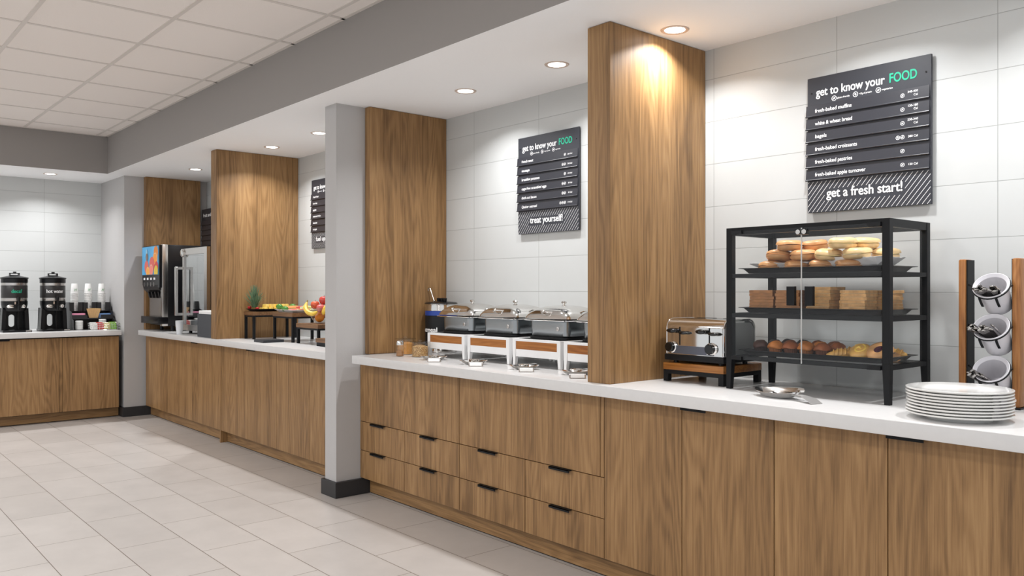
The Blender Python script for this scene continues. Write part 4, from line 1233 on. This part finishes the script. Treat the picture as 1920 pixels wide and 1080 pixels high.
m_wm = mat('watermelon_flesh', rgb(222, 60, 62), 0.35, vary=0.15, vscale=30); m_wr = mat('watermelon_rind', rgb(206, 222, 176), 0.4)
m_cm = mat('cantaloupe_flesh', rgb(240, 160, 96), 0.4, vary=0.12, vscale=30); m_cr = mat('cantaloupe_rind', rgb(206, 186, 130), 0.5)
m_hm = mat('honeydew_flesh', rgb(214, 224, 140), 0.4); m_hr = mat('honeydew_rind', rgb(160, 186, 96), 0.4)
zb = ZP2 + 0.0045
wl = [(-6.33, 3.02, 0, 0.4, m_cm, m_cr, 'orange melon slice at the front left of the pale platter', 'melon_slice', 'melon slice'), (-6.30, 3.13, 0, 0.2, m_cm, m_cr, 'orange melon slice in the middle of the pale platter', 'melon_slice', 'melon slice'),
      (-6.32, 3.22, 0, -0.1, m_cm, m_cr, 'orange melon slice at the back left of the pale platter', 'melon_slice', 'melon slice'), (-6.15, 3.01, 0, 0.1, m_wm, m_wr, 'red watermelon slice at the front of the pale platter', 'watermelon_slice', 'watermelon slice'),
      (-6.15, 3.12, 0, 0.3, m_wm, m_wr, 'red watermelon slice in the middle right of the pale platter', 'watermelon_slice', 'watermelon slice'), (-6.15, 3.22, 0, 0.0, m_hm, m_hr, 'pale green honeydew slice at the back right of the platter', 'honeydew_slice', 'melon slice'),
      (-6.28, 3.07, 1, 0.5, m_cm, m_cr, 'orange melon slice leaning on top near the front', 'melon_slice', 'melon slice'), (-6.18, 3.08, 1, -0.2, m_wm, m_wr, 'red watermelon slice on top of the others', 'watermelon_slice', 'watermelon slice'),
      (-6.27, 3.17, 1, 0.1, m_cm, m_cr, 'orange melon slice on top at the back', 'melon_slice', 'melon slice'), (-6.15, 3.18, 1, 0.2, m_hm, m_hr, 'pale green honeydew slice on top at the back', 'honeydew_slice', 'melon slice')]
for x, y, l, a, f, r_, lb, nm, ct in wl: wedge(x, y - 0.02, zb + l * 0.0245, a, f, r_, lb, nm, ct, tilt=0.16)
m_lime = mat('lime_skin', rgb(70, 128, 44), 0.35, bump=0.2, bscale=120)
for x, y, z, lb in ((-6.365, 2.985, zb + 0.018, 'green lime at the left corner of the pale platter'), (-6.24, 2.975, zb + 0.002, 'green lime at the front of the pale platter'), (-6.36, 3.10, zb + 0.018, 'green lime further back on the pale platter')):
    tag(MB().ell((0, 0, 0.022), (0.029, 0.023, 0.022), 20, 12).build('lime', m_lime, None, True, (x, y, z), (0, 0, 0.6)), lb, 'lime')

# fruit bowl
BX, BY, BZ = -5.80, 3.075, WT + 0.1575
t = thing('glass_bowl', 'clear glass bowl of bananas, apples and oranges on the short riser', 'bowl', (BX, BY, BZ))
MB().lathe([(0.0, 0.002), (0.04, 0.002), (0.045, 0.0), (0.05, 0.003), (0.075, 0.03), (0.105, 0.08), (0.12, 0.122), (0.1215, 0.1235), (0.1175, 0.122), (0.1025, 0.081), (0.072, 0.032), (0.045, 0.008), (0.0, 0.006)], n=40).build('bowl_body', m_jar, t)
RX, TO = Vector((0.6555, 0.7552, 0)), Vector((0.7552, -0.6555, 0))
def V(u, v, z): return Vector((BX, BY, BZ)) + RX * u + TO * v + Vector((0, 0, z))
def apple(p, r, col, nm, label):
    t = thing('apple', label, 'apple', p)
    MB().lathe([(0.0, -0.78 * r), (0.3 * r, -0.86 * r), (0.7 * r, -0.66 * r), (0.98 * r, 0.0), (0.85 * r, 0.55 * r), (0.5 * r, 0.83 * r), (0.2 * r, 0.80 * r), (0.0, 0.66 * r)], n=24).build('fruit', mat('apple_skin_' + nm, col, 0.25, vary=0.3, vscale=18, coat=0.2), t, ang=1.2)
    MB().tube([(0, 0, 0.6 * r), (0.05 * r, 0, 0.9 * r), (0.15 * r, 0, 1.1 * r)], 0.0016, 6).build('stem', mat('apple_stem', rgb(90, 60, 36), 0.7), t)
apple(V(0.012, -0.005, 0.178), 0.039, rgb(200, 66, 58), 'red', 'red apple on top of the fruit bowl')
apple(V(-0.056, -0.005, 0.142), 0.037, rgb(216, 96, 62), 'orange_red', 'orange-red apple on the left of the fruit bowl')
apple(V(0.000, 0.052, 0.118), 0.036, rgb(196, 92, 92), 'pink', 'pinkish apple at the front of the fruit bowl')
apple(V(0.062, 0.0, 0.135), 0.036, rgb(200, 66, 58), 'red', 'red apple at the right of the bowl, behind the column edge')
m_orange = mat('orange_peel', rgb(236, 140, 30), 0.4, bump=0.3, bscale=160)
for u, v, z, lb in ((-0.016, 0.022, 0.046, 'orange low at the front of the glass bowl'), (0.05, -0.02, 0.062, 'orange at the right inside the glass bowl'), (-0.03, -0.045, 0.066, 'orange at the back inside the glass bowl')):
    tag(MB().ell((0, 0, 0), 0.036, 24, 14).build('orange', m_orange, None, True, V(u, v, z)), lb, 'orange')
m_ban = mat('banana_peel', rgb(236, 196, 72), 0.45, vary=0.1, vscale=25)
def banana(pts, label):
    c0 = pts[0]
    t = thing('banana', label, 'banana', c0)
    # smooth the guide points
    P = [Vector(p) - Vector(c0) for p in pts]
    sm = []
    for i in range(len(P) - 1):
        a = P[max(i - 1, 0)]; b = P[i]; c = P[i + 1]; d = P[min(i + 2, len(P) - 1)]
        for k in range(5):
            u = k / 5
            sm.append(0.5 * ((2 * b) + (c - a) * u + (2 * a - 5 * b + 4 * c - d) * u * u + (-a + 3 * b - 3 * c + d) * u ** 3))
    sm.append(P[-1])
    n = len(sm)
    MB().tube(sm, [0.006 + 0.0125 * min(1, 4.5 * min(k, n - 1 - k) / n) for k in range(n)], 7).build('peel', m_ban, t, ang=0.5)
    MB().tube([sm[0], sm[0] + (sm[0] - sm[2]).normalized() * 0.018], [0.006, 0.0045], 7).build('stem', mat('banana_stem', rgb(150, 130, 50), 0.6), t)
banana([V(-0.112, 0.03, 0.165), V(-0.118, 0.05, 0.125), V(-0.095, 0.078, 0.092), V(-0.05, 0.10, 0.078), V(-0.012, 0.112, 0.095)], 'yellow banana curving over the left rim of the bowl')
banana([V(0.075, 0.06, 0.155), V(0.05, 0.09, 0.125), V(0.038, 0.1, 0.095), V(0.03, 0.095, 0.07)], 'yellow banana at the right of the bowl beside the grey column')

# ------------------------------------------------------------------ juice machine
t = thing('juice_dispenser', 'black and steel juice machine with a picture of citrus fruit on its front', 'juice dispenser', (-8.76, 2.86, WT))
hw = 0.27
MB().box(-hw, hw, -0.068, 0.42, 0.055, 0.872, 0.004).build('cabinet', m_black, t)
MB().box(hw - 0.05, hw + 0.002, -0.125, -0.0685, 0.055, 0.874, 0.002).build('side_pillar', m_steel, t)
MB().box(-hw + 0.02, hw - 0.051, -0.085, -0.069, 0.1, 0.42).build('splash_panel', m_steel, t, False)
MB().prism([(-0.15, 0.868), (-0.069, 0.872), (-0.069, 0.40), (-0.10, 0.39), (-0.135, 0.42), (-0.148, 0.47), (-0.15, 0.56)], 'x', -hw, hw - 0.051).box(hw - 0.051, hw, -0.15, -0.126, 0.44, 0.868).build('head', m_black, t, False)
pic = MB().box(-hw + 0.006, hw - 0.022, -0.1535, -0.15, 0.572, 0.86).build('picture_panel', mat('picture_blue', rgb(86, 178, 232), 0.3, vary=0.2, vscale=5), t, False)
def disc(x, z, r, c, nm, y, k=1.0):
    n = 24
    b = MB(); b._add([(x + r * math.cos(2 * PI * q / n), y, z + r * k * math.sin(2 * PI * q / n)) for q in range(n)], [tuple(range(n))])
    return b
def fruitdot(x, z, r, c, nm, slice_=True):
    x0, x1, z0, z1 = -hw + 0.008, hw - 0.024, 0.574, 0.858
    def put(r_, y, m_):
        n = 24
        pts = []
        for q in range(n):
            px_, pz_ = x + r_ * math.cos(2 * PI * q / n), z + r_ * math.sin(2 * PI * q / n)
            pts.append((min(max(px_, x0), x1), y, min(max(pz_, z0), z1)))
        b = MB(); b._add(pts, [tuple(range(n))]); b.build('printed_fruit', m_, pic, False)
    put(r, -0.1540 - fruitdot.k, mat('print_' + nm, c, 0.4))
    if slice_: put(r * 0.84, -0.1542 - fruitdot.k, mat('print_pith', rgb(250, 224, 190), 0.4)); put(r * 0.76, -0.1544 - fruitdot.k, mat('print_in_' + nm, tuple(min(1, v * 1.15) for v in c[:3]) + (1,), 0.4))
    fruitdot.k += 0.0004
fruitdot.k = 0.0
fruitdot(0.17, 0.80, 0.065, rgb(240, 140, 30), 'orange', False)
fruitdot(0.15, 0.735, 0.07, rgb(244, 150, 40), 'orange2')
fruitdot(-0.12, 0.655, 0.065, rgb(228, 110, 100), 'grapefruit', False)
fruitdot(0.05, 0.675, 0.08, rgb(226, 100, 90), 'grapefruit2', False)
fruitdot(0.19, 0.65, 0.055, rgb(220, 60, 50), 'red', False)
fruitdot(0.03, 0.62, 0.065, rgb(236, 128, 116), 'pinkslice')
fruitdot(0.18, 0.605, 0.06, rgb(232, 200, 50), 'lemon', False)
fruitdot(-0.07, 0.60, 0.06, rgb(242, 164, 60), 'orangeslice')
fruitdot(-0.11, 0.80, 0.034, rgb(150, 200, 226), 'emblem', False)
fruitdot(-0.105, 0.755, 0.038, rgb(140, 120, 110), 'emblem2', False)
for k in range(4):
    x = -0.225 + k * 0.105
    MB().box(x, x + 0.05, -0.1515, -0.15, 0.520, 0.542).build('flavour_label', m_ink, t, False)
    MB().box(x + 0.015, x + 0.03, -0.154, -0.148, 0.455, 0.495).build('push_button', m_steel, t, False)
    MB().taper((x + 0.055, x + 0.085, -0.115, -0.09), (x + 0.07, x + 0.1, -0.135, -0.09), 0.335, 0.40).build('nozzle', m_black, t, False)
MB().box(-hw, hw + 0.004, -0.165, -0.0685, 0.075, 0.145, 0.004).build('drip_tray', m_black, t)
for x in (-0.13, 0.2):
    for y in (0.0, 0.36): MB().cyl((x, y, 0), (x, y, 0.076), 0.018).build('leg', m_black, t)

# ------------------------------------------------------------------ glass door fridge
t = thing('countertop_fridge', 'small glass-door fridge with a steel frame next to the far partition', 'fridge', (-8.10, 2.835, WT))
FW, FH, FD = 0.63, 0.815, 0.5
fb = MB()
fb.box(0, 0.02, 0.0, FD, 0.025, FH).box(FW - 0.02, FW, 0.0, FD, 0.025, FH).box(0.02, FW - 0.02, FD - 0.02, FD, 0.025, FH).box(0.02, FW - 0.02, 0, FD - 0.02, 0.025, 0.075).box(0.02, FW - 0.02, 0, FD - 0.02, FH - 0.04, FH)
fb.build('housing', m_black, t, False)
MB().box(0.021, FW - 0.021, FD - 0.026, FD - 0.021, 0.076, FH - 0.041).build('back_liner', mat('pale_liner', rgb(206, 214, 216), 0.5), t, False)
for z in (0.28, 0.5): MB().box(0.022, FW - 0.022, 0.06, FD - 0.03, z, z + 0.006).build('wire_shelf', m_steel, t, False)
d = MB().box(0, 0.035, -0.035, -0.002, 0.03, FH).box(FW - 0.07, FW, -0.035, -0.002, 0.03, FH).box(0.035, FW - 0.07, -0.035, -0.002, FH - 0.06, FH).box(0.035, FW - 0.07, -0.035, -0.002, 0.03, 0.085).build('door_frame', m_steel, t, False)
MB().box(0.035, FW - 0.07, -0.022, -0.016, 0.085, FH - 0.06).build('door_glass', m_glass_s, d, False)
hd = MB().box(-0.02, 0.012, -0.105, -0.08, 0.17, 0.64, 0.002, 1)
for z in (0.17, 0.615): hd.box(-0.012, 0.012, -0.08, -0.034, z, z + 0.025)
hd.build('handle', m_steel, d, False)
MB().lathe([(0.04, 0), (0.04, 0.012), (0.028, 0.02), (0.0, 0.02)], n=24, M=Matrix.Rotation(PI / 2, 3, 'X'), c=(0.02, -0.035, FH - 0.04)).build('lock', m_chrome, d)
for x in (0.04, FW - 0.06):
    for y in (0.03, FD - 0.05): MB().cyl((x, y, 0), (x, y, 0.026), 0.016).build('foot', m_black, t)
def clear_cup(): 
    return MB().lathe([(0.0, 0.0), (0.026, 0.0), (0.036, 0.098), (0.0375, 0.1), (0.0345, 0.098), (0.0245, 0.003), (0.0, 0.003)], n=24).build('clear_cup', mat('frosted_cup', rgb(226, 230, 234), 0.25, spec=0.6), None)
cc = None
for k in range(6):
    if cc is None: cc = clear_cup(); o = cc
    else: o = cc.copy(); COL.objects.link(o)
    c_, l = divmod(k, 3)
    o.location = (-8.01 + c_ * 0.085, 2.742 - c_ * 0.03, WT + l * 0.0125)
    tag(o, 'pale plastic cup, %s in the %s short stack in front of the fridge' % (('lowest', 'middle', 'topmost')[l], ('left', 'right')[c_]), 'cup', 'pale plastic cups by the fridge')
t = thing('napkin_box', 'dark grey box of white napkins in front of the fridge, beside the partition', 'napkin box', (-7.40, 2.69, WT))
MB().box(0, 0.32, 0, 0.14, 0, 0.005).box(0, 0.006, 0, 0.14, 0.005, 0.205).box(0.314, 0.32, 0, 0.14, 0.005, 0.205).box(0.006, 0.314, 0, 0.006, 0.005, 0.205).box(0.006, 0.314, 0.134, 0.14, 0.005, 0.205).build('box', mat('box_slate', rgb(66, 70, 76), 0.5), t, False)
tag(MB().box(0.0, 0.304, 0, 0.124, 0, 0.228, 0.006).build('napkin_pile', m_paper, None, True, (-7.392, 2.698, WT + 0.0055)), 'pile of white napkins filling the dark grey box', 'napkins', None, 'stuff')

# ------------------------------------------------------------------ urns on the back counter
def stadium(cx, cz, hw_, hh, n=10):
    o = []
    for k in range(n + 1):
        a = PI * k / n; o.append((cx + hw_ * math.cos(a), cz + hh - hw_ + hw_ * math.sin(a)))
    for k in range(n + 1):
        a = PI + PI * k / n; o.append((cx + hw_ * math.cos(a), cz - hh + hw_ + hw_ * math.sin(a)))
    return o
m_vac = mat('urn_wrap', rgb(40, 38, 38), 0.35)
def urn(y, word, m_, label, tw, tx):
    t = thing('beverage_urn', label, 'urn', (-9.46, y, WT), PI / 2, group='black urns on the back counter')
    MB().box(-0.125, 0.125, -0.17, 0.12, 0, 0.02, 0.004).build('drip_base', m_black, t)
    MB().box(0.07, 0.12, -0.171, -0.168, 0.006, 0.016).build('rating_plate', m_steel, t, False)
    # back panel with an oval cut-out
    st = stadium(-0.015, 0.108, 0.026, 0.062)
    left = [(-0.015, 0.235), (-0.115, 0.235), (-0.122, 0.02), (-0.015, 0.02)] + [p for p in st if p[0] <= -0.0149][::1]
    n = len(st); h = n // 2
    top = sorted([p for p in st if p[0] <= -0.0149], key=lambda p: p[1])
    lf = [(-0.015, 0.02)] + top + [(-0.015, 0.235), (-0.115, 0.235), (-0.122, 0.02)]
    tr = sorted([p for p in st if p[0] >= -0.0151], key=lambda p: -p[1])
    rt = [(-0.015, 0.235)] + tr + [(-0.015, 0.02), (0.122, 0.02), (0.115, 0.235)]
    MB().prism(lf, 'y', 0.06, 0.09).prism(rt, 'y', 0.06, 0.09).build('back_panel', m_black, t, False)
    for s in (-1, 1): MB().prism([(s * 0.122, 0.02), (s * 0.088, 0.02), (s * 0.078, 0.21), (s * 0.112, 0.235)], 'y', -0.06, 0.06).build('side_leg', m_black, t, False)
    MB().box(0.03, 0.04, -0.0, 0.06, 0.02, 0.2).build('spout_guard', m_black, t, False)
    MB().lathe([(0.098, 0.205), (0.104, 0.215), (0.116, 0.275), (0.117, 0.306), (0.11, 0.308)], n=40).build('lower_housing', m_black, t)
    MB().lathe([(0.113, 0.306), (0.114, 0.308), (0.114, 0.337), (0.113, 0.338)], n=40).build('lower_band', m_steel, t)
    wr = MB().lathe([(0.1145, 0.337), (0.1155, 0.339), (0.1155, 0.46), (0.1145, 0.462)], n=40).build('wrap', m_vac, t)
    MB().lathe([(0.113, 0.461), (0.114, 0.462), (0.114, 0.488), (0.113, 0.489)], n=40).build('upper_band', m_steel, t)
    MB().lathe([(0.115, 0.488), (0.118, 0.49), (0.118, 0.528), (0.124, 0.532), (0.124, 0.54), (0.105, 0.546), (0.05, 0.560), (0.0, 0.562)], n=40).build('lid', m_black, t)
    hb = MB().box(-0.045, 0.045, -0.02, 0.02, 0.558, 0.568, 0.002, 1).box(-0.045, -0.035, -0.016, 0.016, 0.566, 0.583).box(0.03, 0.045, -0.016, 0.016, 0.566, 0.583).box(-0.045, 0.045, -0.016, 0.016, 0.580, 0.588, 0.002, 1).box(-0.012, 0.016, -0.014, 0.014, 0.587, 0.602, 0.003, 1)
    hb.build('carry_handle', m_black, t, False)
    letters(word, m_, wr, (tx, -0.1162, 0.388), width=tw, size=0.05, bold=0.024, align='CENTER', bend=0.1164)
    MB().ell((-0.05, -0.108, 0.253), (0.035, 0.018, 0.022), 18, 10).build('tap_wing', m_chrome, t)
    MB().ell((0.06, -0.108, 0.253), (0.022, 0.016, 0.02), 18, 10).build('tap_wing', m_chrome, t)
    MB().cyl((0.015, -0.1, 0.26), (0.015, -0.15, 0.26), 0.016).cyl((0.015, -0.145, 0.262), (0.015, -0.145, 0.215), 0.013).build('tap_body', m_black, t)
    MB().tube([(0.015, -0.14, 0.27), (0.013, -0.15, 0.3), (0.012, -0.155, 0.325), (0.012, -0.153, 0.345)], [0.01, 0.008, 0.014, 0.015], 10).build('tap_lever', m_black, t)
    MB().cyl((-0.012, -0.118, 0.30), (-0.012, -0.118, 0.275), 0.006).build('sight_gauge', m_copper, t)
urn(1.62, 'decaf', m_mint, 'black and steel beverage urn marked decaf at the left edge', 0.095, 0.0)
urn(1.962, 'hot water', m_ink, 'black and steel beverage urn marked hot water', 0.165, 0.0)

# ------------------------------------------------------------------ cup and condiment organizer (local -y faces the room)
OX, OY = -9.56, 2.335
t = thing('condiment_organizer', 'stepped black organizer of cups, stirrers and sweeteners beside the corner wall', 'organizer', (OX, OY, WT), PI / 2)
m_org = mat('organizer_black', rgb(40, 40, 42), 0.4); m_orgs = mat('organizer_side', rgb(84, 84, 86), 0.45)
prof = [(0.16, 0), (0.16, 0.285), (0.0, 0.285), (-0.02, 0.20), (-0.11, 0.185), (-0.12, 0.12), (-0.18, 0.10), (-0.19, 0)]
for s, m_ in ((-1, m_orgs), (1, m_org)):
    MB().prism(prof, 'x', s * 0.2 - 0.003, s * 0.2 + 0.003).build('side_panel', m_, t, False)
MB().box(-0.197, 0.197, 0.155, 0.16, 0, 0.285).build('back_panel', m_org, t, False)
MB().box(-0.197, 0.197, 0.0, 0.155, 0.19, 0.196).build('shelf', m_org, t, False)
for x in (-0.0667, 0.0667): MB().box(x - 0.003, x + 0.003, -0.004, 0.155, 0.196, 0.285).build('divider', m_org, t, False)
fr = MB()
for a, b in ((-0.197, -0.153), (-0.113, -0.02), (0.02, 0.113), (0.153, 0.197)): fr.box(a, b, -0.004, 0.002, 0.196, 0.285)
fr.build('slotted_front', m_org, t, False)
MB().box(-0.197, 0.197, -0.11, 0.0, 0.110, 0.114).box(-0.197, -0.05, -0.114, -0.108, 0.110, 0.155).box(0.08, 0.197, -0.114, -0.108, 0.110, 0.155).box(-0.05, 0.08, -0.114, -0.108, 0.11, 0.122).build('middle_bin', m_org, t, False)
MB().box(-0.197, 0.197, -0.185, 0.155, 0.0, 0.005).build('bottom_plate', m_org, t, False)
# paper cups, upside down in three stacks
def LW(x, y, z): return Vector((OX - y, OY + x, WT + z))
cp = MB().lathe([(0.0395, 0.0), (0.0405, 0.002), (0.0395, 0.005), (0.037, 0.006), (0.0285, 0.105), (0.027, 0.107), (0.0, 0.104)], n=28).build('paper_cup', m_white, None)
first = True
for c_ in range(3):
    N_ = 12
    for k in range(N_):
        o = cp if first else cp.copy()
        if not first: COL.objects.link(o)
        first = False
        o.location = LW((-0.133, 0, 0.133)[c_], 0.07, 0.1965 + k * 0.0165)
        tag(o, 'upturned white paper cup, %s from the bottom of the %s stack' % (ORD[k], ('left', 'middle', 'right')[c_]) if k < N_ - 1 else 'upturned white paper cup with green print on top of the %s stack' % ('left', 'middle', 'right')[c_], 'paper cup', 'stacked paper cups')
        if k == N_ - 1:
            letters('H', m_green, o, (0.0355, 0.0, 0.026), width=0.026, size=0.042, rot=(PI / 2, 0, PI / 2), bold=0.0, shear=0.35, align='CENTER', name='printed_mark')
sk = MB().box(-0.0025, 0.0025, -0.0008, 0.0008, 0, 0.11).build('wooden_stirrer', m_stir, None, False)
rr = random.Random(2)
for k in range(26):
    o = sk if k == 0 else sk.copy()
    if k: COL.objects.link(o)
    u = (k % 13 - 6) / 6
    o.location = LW(0.015 + u * 0.035, -0.093 + (k // 13) * 0.02, 0.1145)
    o.rotation_euler = (0.12, u * 0.28, PI / 2)
    tag(o, 'thin wooden stirrer standing in the middle bin of the organizer', 'stirrer', 'wooden stirrers')
def packs(x0, n, m_, z, y, step, wd, ht, label, grp, nm='sweetener_packet'):
    p = MB().box(-wd / 2, wd / 2, -0.002, 0.002, 0, ht, 0.0015, 1).build(nm, m_, None, False)
    for k in range(n):
        o = p if k == 0 else p.copy()
        if k: COL.objects.link(o)
        o.location = LW(x0 + (k % 3) * 0.006, y + k * step, z)
        o.rotation_euler = (-0.25, 0.0, PI / 2)
        tag(o, label, 'packet', grp)
packs(-0.125, 8, mat('pink_packet', rgb(236, 150, 180), 0.5), 0.1145, -0.09, 0.009, 0.11, 0.058, 'pink sweetener packet in the left of the middle bin', 'pink sweetener packets')
packs(0.128, 8, mat('blue_packet', rgb(110, 146, 196), 0.5), 0.1145, -0.09, 0.009, 0.10, 0.054, 'blue sweetener packet in the right of the middle bin', 'blue sweetener packets')
lidc = MB().lathe([(0.0, 0.0), (0.036, 0.0), (0.038, 0.002), (0.033, 0.009), (0.03, 0.01), (0.0, 0.01)], n=24).build('cup_lid', m_white, None)
first = True
for (x, y, n, w_) in ((-0.135, -0.135, 9, 'tall left'), (0.09, -0.135, 10, 'right')):
    for k in range(n):
        o = lidc if first else lidc.copy()
        if not first: COL.objects.link(o)
        first = False
        o.location = LW(x, y, 0.0055 + k * 0.0102)
        tag(o, 'white cup lid, %s from the bottom of the %s pile in the organizer' % (ORD[k], w_), 'cup lid', 'stacked cup lids')
# wire basket of tea bags
t = thing('wire_basket', 'chrome wire basket of tea packets in front of the organizer', 'basket', LW(0.065, -0.255, 0.0), PI / 2)
bw_, bd_, bh_ = 0.145, 0.05, 0.072
for z, k in ((0.003, 0.94), (0.028, 0.96), (0.05, 0.98), (bh_, 1.0)):
    MB().tube([(x * k, y * k, z) for x, y, _ in rrect(bw_, bd_, 0.02, 0, 3)], 0.002 if z < bh_ else 0.003, 6, closed=True).build('hoop', m_chrome, t)
ws = MB()
for k in range(17):
    x = -bw_ + 0.012 + k * (2 * bw_ - 0.024) / 16
    for s in (-1, 1): ws.tube([(x, s * bd_, bh_), (x * 0.94, s * bd_ * 0.94, 0.003)], 0.0012, 5)
    ws.tube([(x * 0.94, -bd_ * 0.94, 0.003), (x * 0.94, bd_ * 0.94, 0.003)], 0.0012, 5)
ws.build('wires', m_chrome, t)
MB().tube([(bw_, -0.02, bh_), (bw_ + 0.015, -0.02, bh_ - 0.005), (bw_ + 0.018, 0, bh_ - 0.03), (bw_ + 0.015, 0.02, bh_ - 0.005), (bw_, 0.02, bh_)], 0.0025, 6).build('side_handle', m_chrome, t)
tl = [('white', rgb(232, 232, 228), 4), ('red', rgb(196, 58, 54), 4), ('yellow', rgb(212, 196, 120), 3), ('green', rgb(124, 188, 40), 4)]
x = -0.125
for nm, c_, n in tl:
    p = MB().box(-0.031, 0.031, -0.003, 0.003, 0, 0.066, 0.002, 1).build('tea_packet', mat('tea_' + nm, c_, 0.5), None, False)
    for k in range(n):
        o = p if k == 0 else p.copy()
        if k: COL.objects.link(o)
        o.location = LW(0.065 + x + 0.031, -0.255 - 0.034 + k * 0.016, 0.006 + 0.003 * k)
        o.rotation_euler = (-0.2, 0, PI / 2)
        tag(o, '%s tea packet standing in the wire basket' % nm, 'tea packet', '%s tea packets in the wire basket' % nm)
    x += 0.0625
